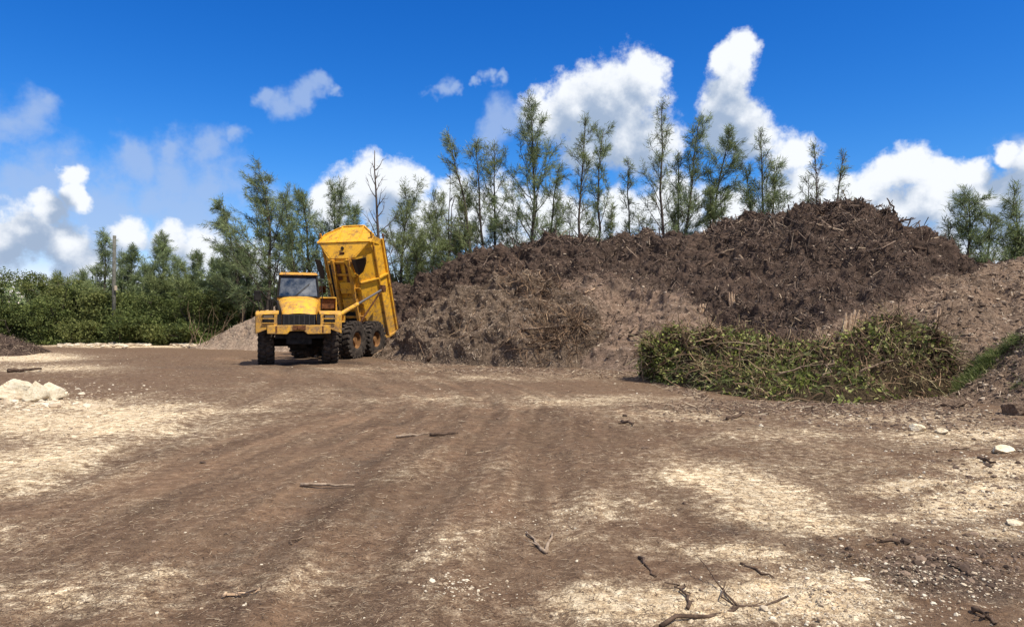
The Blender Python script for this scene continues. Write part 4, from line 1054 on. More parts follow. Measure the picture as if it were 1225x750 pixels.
# broadleaf thicket
def bush(px, pyt, Y, wid, dens, label, seed, m=M_leaf, leaf=(0.10, 0.20), name='broadleaf_tree', low=0.0, zoff=0, group='thicket trees at the left', cat='tree'):
    r = np.random.default_rng(seed); B = W(px, None, Y); Ht = H - (pyt - HZ) / F * Y
    root = empty(name, B, label, cat, group)
    wood = MB(); cl = []; 
    for s_ in range(int(r.integers(4, 7))):
        a = r.uniform(0, 6.28); sp = wid * r.uniform(0.1, 0.55)
        e = B + np.array([math.cos(a) * sp, math.sin(a) * sp * 0.8, Ht * r.uniform(0.55, 0.9)])
        pts = bent(B + r.normal(0, 0.1, 3) * [1, 1, 0], e, 0.12, r, 7); wood.tube(pts, np.linspace(0.07, 0.015, 7), 5, caps=False)
        for k in range(9):
            c = pts[int(r.integers(1, 7))]; ee = c + np.array([r.normal(0, wid * 0.22), r.normal(0, wid * 0.2), r.uniform(0.1, Ht * 0.22)])
            wood.tube(bent(c, ee, 0.05, r, 4), [0.022, 0.016, 0.01, 0.006], 3, caps=False); cl.append(ee)
    # extra clumps over the crown envelope, top kept below the outline
    nC = 22
    a = r.uniform(0, 6.28, nC); rr = np.sqrt(r.random(nC)) * wid * 0.62; hh = r.uniform(low + 0.08, 0.93, nC)
    rr *= np.sqrt(np.clip(1.08 - hh ** 3, 0.1, 1))
    cl = np.concatenate([np.array(cl), np.stack([B[0] + np.cos(a) * rr, B[1] + np.sin(a) * rr * 0.8, hh * Ht], -1)])
    cl[:, 2] = np.minimum(cl[:, 2], Ht * 0.95)
    w = r.uniform(0.3, 1.5, len(cl)); w /= w.sum(); idx = r.choice(len(cl), dens, p=w)
    cs = r.uniform(0.12, 0.60, len(cl))[idx][:, None]
    g = r.normal(size=(dens, 3)); g /= np.linalg.norm(g, axis=1)[:, None]; g *= r.random((dens, 1)) ** 0.5
    P = cl[idx] + g * cs * [1.35, 1.2, 0.85] * (wid / 3.0) ** 0.5 * 1.3
    P = P[P[:, 2] > 0.02]
    fm = MB(); blades(fm, P, r.normal(size=P.shape) + [0, 0, 0.15], r.uniform(*leaf, len(P)), r.uniform(0.05, 0.10, len(P)), r)
    o = wood.build('trunk', M_bark, root, smooth=True); o.location = tuple(-B)
    o = fm.build('crown', m, root); o.location = tuple(-B)
TH = [(-30,330,45,3.4,M_leaf,'dark broadleaf tree cut by the left edge'),(28,320,46,3.6,M_leaf,'tallest broadleaf tree of the thicket, near the left edge'),
 (8,352,43.5,2.6,M_leaf,'lower broadleaf bush in front at the far left'),(66,334,45,3.0,M_leaf_y,'yellowish broadleaf tree right of the tallest one'),
 (88,336,46,2.8,M_leaf,'broadleaf tree with a flat top left of the wooden pole'),(52,362,43.4,2.4,M_leaf,'low dark bush in front of the yellowish tree'),
 (112,350,44,2.8,M_leaf_y,'bright bush in front of the wooden pole'),(100,376,42.8,2.0,M_leaf_y,'low yellow-green bush below the wooden pole'),
 (142,354,44.5,2.8,M_leaf,'mid-green bush right of the wooden pole'),(170,356,44,2.8,M_leaf,'dense green bush in the middle of the thicket'),
 (150,384,42.6,1.9,M_leaf,'low dense bush at the edge of the yard'),(200,352,44.5,3.0,M_leaf,'broad green bush below the bushy pointed casuarina'),
 (188,382,42.6,2.0,M_leaf_y,'low bright bush right of the middle of the thicket'),(228,350,44.5,2.8,M_leaf,'dark green bush left of the gravel heap'),
 (222,384,42.6,1.9,M_leaf,'low dark bush at the left toe of the gravel heap'),(256,352,45,2.8,M_leaf_y,'yellow-green bush behind the gravel heap'),
 (280,346,46,2.8,M_leaf,'green bush behind the gravel heap near the cab'),(310,344,47,3.0,M_leaf,'green bush directly behind the cab'),
 (345,340,47,3.0,M_leaf,'bush hidden low between cab and dump body'),(-75,345,45,3.6,M_leaf,'bush beyond the left edge'),
 (470,330,47,2.4,M_leaf_y,'small leafy bush right of the dump body tail'),(515,322,46,2.2,M_leaf_y,'bright leafy bush above the left end of the mound')]
for i, (px, py, Y, wd, mm, lb) in enumerate(TH):
    bush(px, py + (i * 7 % 5) * 4 - 5, Y + 3.2, wd * 0.92, 8500 if Y > 43 else 5500, lb, 300 + i * 13, mm, leaf=(0.08, 0.15) if i % 2 else (0.13, 0.26))
# undergrowth mass below and behind the thicket
r_ = np.random.default_rng(77); Nn = 52000
X = r_.uniform(-36, -9, Nn); Yy = r_.uniform(45.6, 53, Nn); hmax = 1.4 + 1.0 * fbm(X * 0.5, Yy * 0.5, oct=3, seed=66); Z = r_.random(Nn) ** 0.8 * hmax * sstep(45.2, 47.5, Yy)+0.03
mb = MB(); blades(mb, np.stack([X, Yy, Z], -1), r_.normal(size=(Nn, 3)) + [0, 0, 0.3], r_.uniform(0.10, 0.24, Nn), r_.uniform(0.04, 0.10, Nn), r_)
tag(mb.build('undergrowth', M_leaf), 'dense low green undergrowth filling the foot of the thicket', 'undergrowth', kind='stuff')
Nn = 52000; X = r_.uniform(-60, 40, Nn); Yy = r_.uniform(52, 62, Nn); Z = r_.random(Nn) ** 0.7 * (4.2 + 1.2 * fbm(X * 0.4, Yy * 0.3, oct=3, seed=67))
mb = MB(); blades(mb, np.stack([X, Yy, Z], -1), r_.normal(size=(Nn, 3)) + [0, 0, 0.5], r_.uniform(0.25, 0.6, Nn), r_.uniform(0.10, 0.2, Nn), r_)
tag(mb.build('distant_scrub', M_needle2), 'distant green scrub behind the trees', 'scrub', kind='stuff')
bare = MB()
for k in range(30):
    p0 = W(r_.uniform(225, 300), None, 40.5 + r_.uniform(0, 1)); p0[2] = 0.2
    bare.tube(bent(p0, p0 + np.array([r_.normal(0.3, 0.6), r_.normal(0, 0.3), r_.uniform(0.8, 2.6)]), 0.08, r_, 6), np.linspace(0.022, 0.006, 6), 3, caps=False)
tag(bare.build('bare_saplings', M_twig), 'thin bare tangled saplings at the left toe of the gravel heap', 'saplings', kind='stuff')

# wooden pole
pb = W(137, None, 46.5); pole = empty('wooden_pole', pb, 'weathered wooden utility pole standing among the casuarinas', 'pole')
mb = MB(); tz = H - (282 - HZ) / F * 46.5
mb.tube([pb, pb + [-0.05, 0, tz * 0.5], pb + [-0.02, 0, tz]], [0.13, 0.115, 0.10], 12); o = mb.build('post', M_pole, pole, smooth=True); o.location = tuple(-pb)
mb = MB(); mb.box(pb + [0.16, -0.16, tz * 0.52], (0.14, 0.06, 0.3)); o = mb.build('meter_plate', M_stones, pole); o.location = tuple(-pb)
# ------------------------------------------------------------------ articulated dump truck
def paint(name, base, rust=0.35):
    m, nt, b = mat(name); pos = coords(nt)
    n1 = n_noise(nt, pos, 3.0, 6, 0.65); n2 = n_noise(nt, pos, 22, 5, 0.7)
    c = n_mix(nt, n_ramp(nt, n1.outputs['Fac'], [(0.42, (0, 0, 0)), (0.75, (0.55, 0.55, 0.55))]).outputs[0], base, tuple(x * f for x, f in zip(base, (0.66, 0.62, 0.9))))
    s = n_math(nt, 'ADD', n_math(nt, 'MULTIPLY', n1.outputs['Fac'], 0.5), n_math(nt, 'MULTIPLY', n2.outputs['Fac'], 0.5))
    f = n_ramp(nt, s, [(0.515, (0, 0, 0)), (0.60, (rust,) * 3)]).outputs[0]
    c = n_mix(nt, f, c, (0.13, 0.055, 0.022))
    # dried mud, thicker on the low parts
    sz = nt.nodes.new('ShaderNodeSeparateXYZ'); nt.links.new(pos, sz.inputs[0])
    n3 = n_noise(nt, pos, 5.5, 6, 0.7)
    hz = nt.nodes.new('ShaderNodeMapRange'); hz.inputs['From Min'].default_value = 0.7; hz.inputs['From Max'].default_value = 3.0; hz.inputs['To Min'].default_value = 0.22; hz.inputs['To Max'].default_value = -0.02
    nt.links.new(sz.outputs[2], hz.inputs['Value'])
    dm = n_ramp(nt, n_math(nt, 'ADD', n3.outputs['Fac'], hz.outputs['Result']), [(0.49, (0, 0, 0)), (0.76, (0.75, 0.75, 0.75))]).outputs[0]
    c = n_mix(nt, dm, c, (0.22, 0.145, 0.085))
    nt.links.new(c, b.inputs['Base Color']); b.inputs['Roughness'].default_value = 0.45; spec(b, 0.35)
    n_bump(nt, n2.outputs['Fac'], b, 0.12, 0.01); return m
M_yel = paint('yellow_paint', (0.74, 0.385, 0.024), 0.8)
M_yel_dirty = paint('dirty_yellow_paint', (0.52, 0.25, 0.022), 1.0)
M_rust = bark('rusty_steel', (0.05, 0.022, 0.012), (0.20, 0.085, 0.035), 9)
M_rubber = bark('tyre_rubber', (0.020, 0.017, 0.015), (0.085, 0.066, 0.052), 7)
M_black = bark('black_steel', (0.008, 0.008, 0.008), (0.03, 0.026, 0.023), 8)
M_rim = bark('rusty_rim', (0.09, 0.045, 0.022), (0.30, 0.15, 0.055), 7)
def simple(name, c, rough, metal=0.0, sp=0.5):
    m, nt, b = mat(name); b.inputs['Base Color'].default_value = (*c, 1); b.inputs['Roughness'].default_value = rough; b.inputs['Metallic'].default_value = metal; spec(b, sp); return m
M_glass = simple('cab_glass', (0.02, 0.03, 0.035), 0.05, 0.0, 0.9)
def dust_and_glare():  # pale noise on the glass: dust, and a white reflection put into the colour
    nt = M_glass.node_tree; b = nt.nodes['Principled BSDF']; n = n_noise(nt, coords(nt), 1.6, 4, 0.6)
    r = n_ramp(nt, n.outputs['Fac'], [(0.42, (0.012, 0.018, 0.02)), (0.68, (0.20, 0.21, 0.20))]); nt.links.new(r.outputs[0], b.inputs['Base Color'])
dust_and_glare()
M_flap = simple('black_flap', (0.012, 0.012, 0.014), 0.28)
M_lens = simple('lamp_lens', (0.10, 0.075, 0.05), 0.15)
M_grey = simple('dull_grey', (0.06, 0.06, 0.058), 0.5)
M_chrome = simple('hydraulic_rod', (0.30, 0.27, 0.24), 0.3, 0.7)

OT = np.array([-7.42, 25.8, 0.0])
azf, azr = rad(-17), rad(18)
bf = np.array([math.sin(azf), math.cos(azf), 0]); lf = np.array([math.cos(azf), -math.sin(azf), 0])
br_ = np.array([math.sin(azr), math.cos(azr), 0]); lr = np.array([math.cos(azr), -math.sin(azr), 0])
HIT = OT + bf * 3.2 + lf * 0.05
zz = np.array([0, 0, 1.0])
def MF(V): return ((V[:, :1] * 0.95 + 0.0) * lf + V[:, 1:2] * bf + V[:, 2:3] * zz)            # relative to OT
def MR(V): return (V[:, :1] * lr + V[:, 1:2] * br_ + V[:, 2:3] * zz) + (HIT - OT)
A_ = rad(70); YH, ZH = 4.35, 1.42
def MBd(V):   # body local: x lateral, y = u (towards the front when lowered), z = w
    V = V * np.array([0.90, 1, 0.93]) + np.array([-0.10, 0, 0])
    y = YH - V[:, 1] * math.cos(A_) + V[:, 2] * math.sin(A_); z = ZH + V[:, 1] * math.sin(A_) + V[:, 2] * math.cos(A_)
    return MR(np.stack([V[:, 0], y, z], 1))
truck = empty('dump_truck', OT, 'yellow articulated dump truck parked facing us with its rear body tipped up high', 'dump truck')
def tp(mb, name, m, fr=MF, parent=None, bevel=0.012, smooth=False, label=None):
    o = mb.build(name, m, parent or truck, smooth=smooth, M=fr, bevel=bevel)
    if label: o['label'] = label
    return o

# hood
mb = MB(); rows = []
for (y, hw, zt, zb, rr) in ((0.10,0.56,1.80,1.42,.10),(0.16,0.60,1.86,1.42,.12),(0.45,0.64,2.06,1.42,.16),(0.85,0.68,2.24,1.42,.20),(1.3,0.74,2.38,1.42,.22),(1.75,0.80,2.45,1.42,.22)):
    ring = [(-hw, zb), (-hw, (zb + zt) / 2 - .05), (-hw * 0.98, zt - rr)]
    for k in range(1, 5):
        a = k / 5 * math.pi / 2; ring.append((-hw * 0.98 + rr * (1 - math.cos(a)) * 1.5, zt - rr + rr * math.sin(a)))
    ring.append((-hw * 0.4, zt + 0.02)); ring.append((0, zt + 0.03))
    full = ring + [(-x, z) for (x, z) in ring[-2::-1]]
    rows.append([(x, y, z) for x, z in full])
mb.grid(np.array(rows))
hood = tp(mb, 'hood', M_yel, smooth=True, bevel=0)
mb = MB(); mb.hexa([(-.81,.35,1.45),(-.70,.35,1.45),(-.70,1.7,1.45),(-.86,1.7,1.45),(-.69,.35,1.85),(-.66,.35,1.85),(-.70,1.7,2.33),(-.83,1.7,2.33)]); tp(mb, 'side_vent', M_black, parent=hood)
mb = MB(); mb.box((0, .10, 1.61), (1.22, .08, .38)); grille = tp(mb, 'grille', M_black)
mb = MB()
for k in range(5): mb.box((0, .045, 1.47 + k * .07), (1.12, .02, .014))
for k in range(7): mb.box((-.54 + k * .18, .05, 1.61), (.014, .02, .34))
tp(mb, 'grille_bars', M_grey, parent=grille, bevel=0)
# bumper
mb = MB(); mb.prism([(-1.12,1.12),(-.42,1.10),(-.34,1.20),(-.12,1.22),(.16,1.22),(.3,1.10),(1.12,1.12),(1.12,1.42),(-1.12,1.42)], 1, -.04, .32); bumper = tp(mb, 'bumper', M_yel, bevel=.02)
mb = MB(); mb.box((0.0, -.05, 1.33), (.46, .04, .16)); mb.box((0.0, -.09, 1.32), (.10, .06, .10)); tp(mb, 'tow_hitch', M_rust, parent=bumper)
for xx in (-.8, .84):
    mb = MB(); mb.box((xx, -.045, 1.27), (.06, .012, .22)); tp(mb, 'rust_strap', M_rust, parent=bumper, bevel=0)
# fenders
for sx in (-1, 1):
    mb = MB()
    mb.hexa([(sx*.72,.0,1.42),(sx*1.52,.05,1.12),(sx*1.55,.32,1.12),(sx*.72,.32,1.42),(sx*.72,.0,1.86),(sx*1.50,.02,1.80),(sx*1.53,.32,1.86),(sx*.72,.32,1.90)][::1 if sx > 0 else 1])
    prof = [(.30,1.80),(.30,1.88),(.55,1.93),(1.9,1.93),(2.45,1.70),(2.62,1.25),(2.55,1.22),(2.38,1.62),(1.86,1.85),(.57,1.85)]
    mb.prism(prof, 0, min(sx*.72, sx*1.53), max(sx*.72, sx*1.53))
    mb.hexa([(sx*1.48,.2,1.12),(sx*1.54,.2,1.12),(sx*1.54,.62,1.55),(sx*1.48,.62,1.55),(sx*1.48,.2,1.84),(sx*1.54,.2,1.84),(sx*1.54,.62,1.86),(sx*1.48,.62,1.86)])
    fd = tp(mb, 'fender', M_yel, bevel=.02)
    mb = MB(); mb.box((sx*1.08, -.006, 1.645), (.40, .03, .29)); hr = tp(mb, 'headlight', M_black, bevel=.006)
    for k in (0, 1):
        mb = MB(); mb.box((sx*1.08, -.024, 1.575 + k*.14), (.33, .02, .085)); tp(mb, 'lens', M_lens if k else M_black, parent=hr, bevel=.004)
    mb = MB(); mb.box((sx*1.08, -.03, 1.645), (.40, .03, .035)); mb.box((sx*1.08, -.03, 1.80), (.44, .03, .03)); mb.box((sx*1.08, -.03, 1.49), (.44, .03, .03)); tp(mb, 'headlight_guard', M_yel, parent=hr, bevel=.004)
mb = MB()
for sx in (-1, 1): mb.box((sx*.69, .02, 1.62), (.14, .10, .36))
mb2 = MB(); mb2.box((-.69, .02, 1.62), (.14, .10, .36)); tp(mb2, 'indicator_lamp', M_black)
mb2 = MB(); mb2.box((.69, .02, 1.62), (.14, .10, .36)); tp(mb2, 'indicator_lamp', M_black)
# cab
cab_y0, cab_y1 = 1.72, 3.05
mb = MB(); mb.hexa([(-.80,cab_y0,1.5),(.80,cab_y0,1.5),(.80,cab_y1,1.5),(-.80,cab_y1,1.5),(-.80,cab_y0,2.42),(.80,cab_y0,2.42),(.80,cab_y1,2.42),(-.80,cab_y1,2.42)])
cab = tp(mb, 'cab', M_yel_dirty, bevel=.02)
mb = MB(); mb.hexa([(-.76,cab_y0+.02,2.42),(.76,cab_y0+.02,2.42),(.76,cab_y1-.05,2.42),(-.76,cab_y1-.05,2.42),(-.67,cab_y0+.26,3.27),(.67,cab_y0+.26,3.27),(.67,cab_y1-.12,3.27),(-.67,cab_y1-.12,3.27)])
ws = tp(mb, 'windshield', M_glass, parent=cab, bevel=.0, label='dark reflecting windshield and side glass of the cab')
mb = MB()
for sx in (-1, 1):
    mb.bar((sx*.775,cab_y0,2.42),(sx*.685,cab_y0+.245,3.27),.07,.07)
mb_r = MB()
for sx in (-1, 1): mb_r.bar((sx*.775,cab_y1-.04,2.42),(sx*.685,cab_y1-.11,3.27),.09,.09)
mb_r.bar((-.77,cab_y1-.05,2.45),(.77,cab_y1-.05,2.45),.06,.06)
tp(mb_r, 'rear_frame', M_black, parent=cab, bevel=.005)
mb.bar((-.77,cab_y0,2.45),(.77,cab_y0,2.45),.06,.06); mb.bar((-.69,cab_y0+.235,3.2),(.69,cab_y0+.235,3.2),.05,.06)
tp(mb, 'window_frame', M_black, parent=cab, bevel=.005)
mb = MB(); mb.bar((-.15,cab_y0-.02,2.47),(.42,cab_y0+.12,2.95),.018); tp(mb, 'wiper', M_black, parent=cab, bevel=0)
mb = MB(); mb.hexa([(-.74,cab_y0+.14,3.27),(.74,cab_y0+.14,3.27),(.74,cab_y1,3.27),(-.74,cab_y1,3.27),(-.68,cab_y0+.24,3.37),(.68,cab_y0+.24,3.37),(.68,cab_y1-.1,3.40),(-.68,cab_y1-.1,3.40)])
tp(mb, 'roof', M_yel_dirty, parent=cab, bevel=.025)
# hand rails, aerial, mirrors
mb = MB(); mb.tube([(-.84,1.62,1.95),(-.90,1.60,2.4),(-.90,1.66,3.0),(-.80,1.9,3.35),(-.78,1.95,3.62)], .018, 6); tp(mb, 'handrail', M_black, bevel=0)
mb = MB(); mb.tube([(.84,1.62,1.95),(.90,1.60,2.4),(.88,1.66,3.0),(.80,1.9,3.3)], .018, 6); tp(mb, 'handrail', M_black, bevel=0)
mb = MB(); mb.tube([(-.72,2.1,3.38),(-.73,2.1,3.7),(-.74,2.1,4.25)], .010, 5); tp(mb, 'aerial', M_black, bevel=0)
mb = MB(); mb.tube([(-1.38,.32,1.9),(-1.42,.34,2.15),(-1.44,.38,2.3)], .022, 6); mb.tube([(-1.20,.5,1.9),(-1.30,.45,2.2),(-1.44,.38,2.26)], .018, 6); arm = tp(mb, 'mirror_arm', M_black, bevel=0)
mb = MB(); mb.box((-1.47,.40,2.44), (.24,.10,.36)); tp(mb, 'mirror', M_black, parent=arm, bevel=.03)
mb = MB(); mb.tube([(-.95,1.35,1.9),(-.95,1.35,2.28),(-.95,2.4,2.4)], .02, 6); tp(mb, 'handrail', M_black, bevel=0)
mb = MB(); mb.cyl((-1.02,1.75,1.9),(-1.02,1.75,2.35),.09,12); tp(mb, 'air_filter', M_black, bevel=0)
# box beside the cab
mb = MB()
mb.box((1.14,2.45,2.435),(.66,.8,.05)); mb.box((1.14,2.84,2.16),(.66,.03,.5)); mb.box((.82,2.45,2.16),(.04,.8,.5)); mb.box((1.46,2.45,2.16),(.04,.8,.5)); mb.box((1.14,2.45,1.90),(.66,.8,.05))
sb_ = tp(mb, 'side_locker', M_yel, bevel=.008)
mb = MB(); mb.box((1.14,2.3,2.2),(.58,.3,.36)); tp(mb, 'cooler', M_rust, parent=sb_, bevel=.01)
# under frame of the tractor
mb = MB(); mb.box((0,1.7,.98),(.9,3.0,.46)); mb.box((0,.30,1.05),(1.7,.3,.2)); mb.box((0,3.0,1.15),(.6,.7,.5)); tp(mb, 'front_frame', M_black)
mb = MB(); mb.cyl((-1.2,1.5,.78),(1.2,1.5,.78),.15,12); mb.cyl((-.3,1.5,.78),(.3,1.5,.78),.30,16); tp(mb, 'front_axle', M_black, bevel=0)
mb = MB(); mb.box((0,2.9,1.55),(1.5,.12,.7)); tp(mb, 'rear_shield', M_black)

for k, xx in enumerate((.12, .22, .34, -.2)):
    mb = MB(); mb.tube(smooth_path([(xx,2.3,1.3),(xx*1.6+.1,2.6,1.75-k*.06),(xx*1.8+.1,3.0,1.62),(xx+.1,3.5,1.25)], 12), .022, 6); tp(mb, 'hydraulic_hose', M_black, bevel=0)
mb = MB(); mb.cyl((.62,2.95,1.95),(.62,2.95,3.0),.065,12); mb.cyl((.62,2.95,2.2),(.62,2.95,2.7),.10,12); tp(mb, 'exhaust_pipe', M_rust, bevel=0)
# wheels
def wheel(c, fr, side, r=.78, w=.58):
    """c = axle point in the frame's own coordinates; side = outward x"""
    e = bpy.data.objects.new('wheel', None); col.objects.link(e); e.parent = truck
    cw = fr(np.array([c], float))[0]; e.location = tuple(cw)
    def T(V):
        V = V.copy(); V[:, 0] *= side
        return fr(V + np.array(c)) - cw
    na = 48; a = np.linspace(0, 2 * math.pi, na + 1)
    prof = [(w*.36,.40*r),(w*.47,.50*r),(w*.50,.70*r),(w*.49,.86*r),(w*.43,.935*r),(w*.30,.955*r),(0,.96*r),(-w*.30,.955*r),(-w*.43,.935*r),(-w*.49,.86*r),(-w*.50,.70*r),(-w*.47,.50*r),(-w*.36,.40*r)]
    P = np.array([[(x, rr*math.sin(t), rr*math.cos(t)) for x, rr in prof] for t in a])
    mb = MB(); mb.grid(P)
    for k in range(22):           # staggered lug bars
        for s_ in (-1, 1):
            t = (k + (0.25 if s_ > 0 else -0.25)) / 22 * 2 * math.pi
            R_ = np.array([[1, 0, 0], [0, math.cos(t), math.sin(t)], [0, -math.sin(t), math.cos(t)]])
            Rz = np.array([[math.cos(.30*s_), -math.sin(.30*s_), 0], [math.sin(.30*s_), math.cos(.30*s_), 0], [0, 0, 1]])
            cc = R_ @ np.array([s_*w*.26, 0, .972*r]); mb.box(cc, (w*.46, .115, .075), R_ @ Rz)
            cc = R_ @ np.array([s_*w*.475, 0, .90*r]); mb.box(cc, (.05, .10, .12), R_)
    o = mb.build('tyre', M_rubber, e, M=T, smooth=False); bv = o.modifiers.new('bevel', 'BEVEL'); bv.width = .008; bv.limit_method = 'ANGLE'; bv.angle_limit = rad(50)
    prof = [(w*.36,.43*r),(w*.40,.42*r),(w*.36,.39*r),(w*.12,.36*r),(w*.08,.22*r),(w*.16,.20*r),(w*.22,.17*r),(w*.30,.16*r),(w*.31,.10*r),(w*.31,.001)]
    P = np.array([[(x, rr*math.sin(t), rr*math.cos(t)) for x, rr in prof] for t in a]); mb = MB(); mb.grid(P)
    for k in range(10):
        t = k / 10 * 2 * math.pi; mb.cyl((w*.08, .28*r*math.sin(t), .28*r*math.cos(t)), (w*.13, .28*r*math.sin(t), .28*r*math.cos(t)), .022, 6)
    mb.build('rim', M_rim, e, M=T, smooth=False)
    return e
for sx in (-1, 1):
    wheel((sx*1.18, 1.5, .75), MF, sx)
    for y in (2.05, 3.72): wheel((sx*1.14, y, .75), MR, sx)
# rear frame
mb = MB()
for sx in (-1, 1): mb.box((sx*.42,2.35,1.12),(.16,4.3,.36))
mb.box((0,.25,1.05),(.8,.5,.5)); mb.box((0,1.25,1.12),(.7,.2,.3)); mb.box((0,2.9,1.12),(.7,.3,.3)); mb.box((0,4.3,1.2),(1.5,.22,.3))
rf = tp(mb, 'rear_frame', M_yel_dirty, MR)
for y in (2.05, 3.72):
    mb = MB(); mb.cyl((-1.1,y,.75),(1.1,y,.75),.14,12); mb.cyl((-.25,y,.75),(.25,y,.75),.27,14); tp(mb, 'rear_axle', M_black, MR, bevel=0)
mb = MB(); mb.bar((.72,2.05,.98),(.72,3.72,.98),.20,.22); mb.bar((-.72,2.05,.98),(-.72,3.72,.98),.20,.22); tp(mb, 'bogie_beam', M_black, MR)
mb = MB(); mb.box((1.02,.95,1.52),(.5,.7,.06)); mb.box((1.02,1.28,1.66),(.5,.05,.3)); mb.box((.80,.95,1.66),(.05,.7,.3)); tp(mb, 'step_plate', M_yel, MR)
mb = MB(); mb.box((.15,1.15,1.62),(1.2,.10,.45)); mb.box((.15,1.05,1.95),(.9,.08,.1)); tp(mb, 'crossmember', M_yel_dirty, MR)

# tipped body
SEC = [(-1.42,1.50),(-1.36,.72),(-.74,.0),(.74,.0),(1.36,.72),(1.42,1.50)]
mb = MB()
th = .06
for (x0, w0), (x1, w1) in zip(SEC[:-1], SEC[1:]):
    dx, dw = x1 - x0, w1 - w0; l = math.hypot(dx, dw); nx, nw = -dw / l * th, dx / l * th
    for ua, ub in ((-.80, 3.05),):
        mb.add([(x0,ua,w0),(x1,ua,w1),(x1+nx,ua,w1+nw),(x0+nx,ua,w0+nw),(x0,ub,w0),(x1,ub,w1),(x1+nx,ub,w1+nw),(x0+nx,ub,w0+nw)],
               [(3,2,1,0),(4,5,6,7),(0,1,5,4),(1,2,6,5),(2,3,7,6),(3,0,4,7)])
# walls carry on forward above the chamfer
for sx in (-1, 1):
    P8 = [(sx*1.36,3.05,.72),(sx*1.42,3.05,1.5),(sx*1.42,3.45,1.5),(sx*1.38,3.62,.42)]
    a = [np.array(q) for q in P8]; off = np.array([-sx*.06, 0, 0])
    mb.hexa([a[0], a[1], a[2], a[3], a[0]+off, a[1]+off, a[2]+off, a[3]+off])
    b = [np.array(q, float) for q in [(sx*.74,3.05,.0),(sx*1.36,3.05,.72),(sx*1.38,3.62,.42),(sx*.60,3.05,.02)]]; off = np.array([0, -.02, .05])
    mb.hexa([b[0], b[1], b[2], b[3], b[0]+off, b[1]+off, b[2]+off, b[3]+off])
body = tp(mb, 'dump_body', M_yel, MBd, bevel=.008)
# ramp (trapezoid) and headboard
def plate(mb, pts, off):
    p = [np.array(q, float) for q in pts]; n = len(p); o = np.array(off, float)
    v = p + [q + o for q in p]; f = [tuple(range(n))[::-1], tuple(range(n, 2 * n))] + [(i, (i+1) % n, n + (i+1) % n, n + i) for i in range(n)]
    mb.add(v, f)
mb = MB(); plate(mb, [(-.58,3.02,-.03),(.58,3.02,-.03),(1.40,3.62,.40),(-1.40,3.62,.40)], (0, -.05, .05)); ramp = tp(mb, 'ramp_panel', M_yel, MBd)
mb = MB(); mb.cyl((.0,3.40,.22),(.0,3.44,.17),.075,16); tp(mb, 'drain_hole', M_black, MBd, parent=ramp, bevel=0)
mb = MB(); mb.box((0,3.22,.09),(.26,.10,.05)); tp(mb, 'lug', M_rust, MBd, parent=ramp)
mb = MB()
plate(mb, [(-1.46,3.62,.40),(1.46,3.62,.40),(1.46,3.80,.82),(.62,4.10,1.50),(-.55,4.10,1.50),(-1.3,3.86,.95)], (0, -.055, .025))
hbd = tp(mb, 'headboard', M_yel, MBd)
mb = MB()
for a, b in (((-.55,4.12,1.5),(-.40,3.66,.42)), ((.62,4.12,1.5),(.75,3.66,.42)), ((-1.44,3.64,.40),(1.44,3.64,.40)), ((-.55,4.11,1.5),(.62,4.11,1.5)), ((.62,4.11,1.5),(1.46,3.82,.82)), ((-.55,4.11,1.5),(-1.32,3.87,.95)),((-1.32,3.87,.95),(-1.46,3.64,.40))):
    mb.bar(a, b, .06, .07, up=(0, .9, -.4))
tp(mb, 'headboard_ribs', M_yel, MBd, parent=hbd, bevel=.006)
for sx in (-1, 1):   # wings of the headboard closing to the walls
    mb = MB(); plate(mb, [(sx*1.46,3.62,.40),(sx*1.46,3.80,.82),(sx*1.44,3.45,1.5),(sx*1.44,3.30,1.2)], (-sx*.04, 0, 0)); tp(mb, 'headboard_wing', M_yel, MBd, parent=hbd)
# rails and ribs
for sx in (-1, 1):
    mb = MB(); mb.box((sx*1.44,1.34,1.53),(.16,4.30,.16)); tp(mb, 'top_rail', M_yel if sx < 0 else M_yel, MBd, parent=body)
    for u in (-.85, 1.9):
        mb = MB(); mb.bar((sx*1.40,u,.72),(sx*1.47,u,1.45),.12,.08, up=(0, 1, 0)); mb.bar((sx*.78,u,-.03),(sx*1.40,u,.69),.12,.07, up=(0, 1, 0)); tp(mb, 'side_rib', M_yel, MBd, parent=body)
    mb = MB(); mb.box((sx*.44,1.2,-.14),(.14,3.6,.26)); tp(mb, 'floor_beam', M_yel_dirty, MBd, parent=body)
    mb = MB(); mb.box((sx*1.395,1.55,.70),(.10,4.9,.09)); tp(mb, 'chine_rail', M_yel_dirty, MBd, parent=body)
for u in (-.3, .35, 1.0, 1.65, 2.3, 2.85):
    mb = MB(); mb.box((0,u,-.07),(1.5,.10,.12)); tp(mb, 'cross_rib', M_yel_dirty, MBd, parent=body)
mb = MB(); mb.box((-.60,2.0,-.10),(.22,1.5,.08)); tp(mb, 'underbody_shade_box', M_black, MBd, parent=body)  # black box added for the dark shade along the left underside
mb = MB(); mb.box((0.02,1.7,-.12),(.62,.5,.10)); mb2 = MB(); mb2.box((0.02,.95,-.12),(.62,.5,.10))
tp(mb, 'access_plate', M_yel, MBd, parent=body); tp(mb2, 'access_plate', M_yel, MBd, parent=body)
mb = MB(); mb.box((-.62,1.4,-.035),(.20,3.0,.05)); tp(mb, 'grime_shade_strip', M_black, MBd, parent=body)  # these strips put the underbody's shade into the colour, along with grime
mb = MB(); mb.box((.24,2.2,-.05),(.26,1.2,.06)); tp(mb, 'grime_shade_strip', M_rust, MBd, parent=body)
mb = MB(); mb.box((-.26,2.45,-.05),(.22,.8,.06)); tp(mb, 'grime_shade_strip', M_rust, MBd, parent=body)
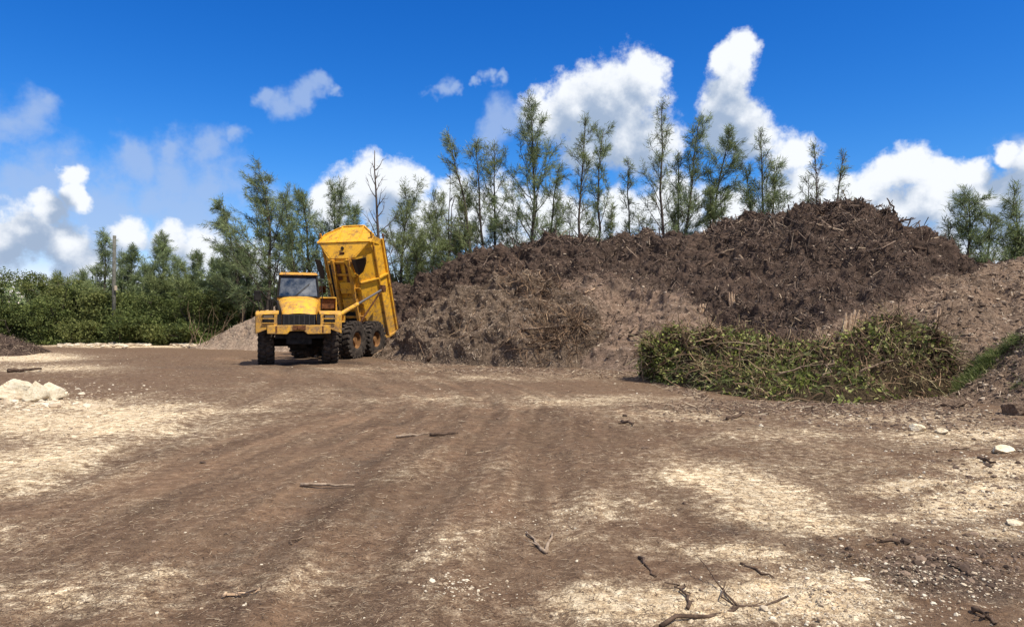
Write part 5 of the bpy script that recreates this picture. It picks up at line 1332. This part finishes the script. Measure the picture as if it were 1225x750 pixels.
mb = MB(); mb.box((.02,.30,-.06),(.68,.55,.06)); tp(mb, 'grime_shade_strip', M_black, MBd, parent=body)
# tail
mb = MB(); plate(mb, [(-.74,-.82,.0),(.74,-.82,.0),(1.42,-.90,.72),(1.48,-1.0,1.5),(1.30,-1.0,1.5),(.70,-.92,.16),(-.70,-.92,.16),(-1.30,-1.0,1.5),(-1.48,-1.0,1.5),(-1.42,-.90,.72)], (0, .14, 0)); tp(mb, 'tail_lip', M_yel, MBd, parent=body)
mb = MB(); mb.box((1.50,1.4,1.60),(.05,4.6,.10)); tp(mb, 'rust_edge', M_rust, MBd, parent=body, bevel=.004)
# flaps
def flap(pts):
    mb = MB(); plate(mb, pts, (0, 0, .03)); tp(mb, 'mud_flap', M_flap, MBd, bevel=.01)
flap([(.58,3.00,-.16),(.84,3.0,-.20),(1.36,3.06,-.10),(1.30,2.78,-.08),(1.10,2.42,-.12),(.88,2.28,-.18),(.70,2.38,-.16)])
flap([(-1.46,3.05,-.10),(-1.10,3.0,-.16),(-1.02,2.5,-.12),(-1.12,2.1,-.10),(-1.34,2.15,-.08)])
mb = MB(); mb.bar((.30,3.0,-.22),(.62,2.2,-.20),.14,.10, up=(0,0,1)); tp(mb, 'flap_bracket', M_yel, MBd)
# hoists
for sx in (-1, 1):
    mb = MB(); mb.cyl((sx*1.22,.95,1.80),(sx*1.34,2.15,2.24),.085,14); h_ = tp(mb, 'hoist_cylinder', M_yel, MR, bevel=0)
    mb = MB(); mb.cyl((sx*1.34,2.15,2.24),(sx*1.52,3.98,2.92),.048,12); tp(mb, 'piston_rod', M_chrome, MR, parent=h_, bevel=0)
    mb = MB(); mb.cyl((sx*1.44,3.98,2.92),(sx*1.62,3.98,2.92),.13,14); mb.box((sx*1.50,4.02,2.95),(.12,.34,.30)); tp(mb, 'hoist_bracket', M_rust, MR, parent=h_, bevel=0)
    mb = MB(); mb.bar((sx*1.10,2.75,1.45),(sx*1.52,3.85,2.85),.07,.06); tp(mb, 'hoist_strut', M_rust, MR, parent=h_)
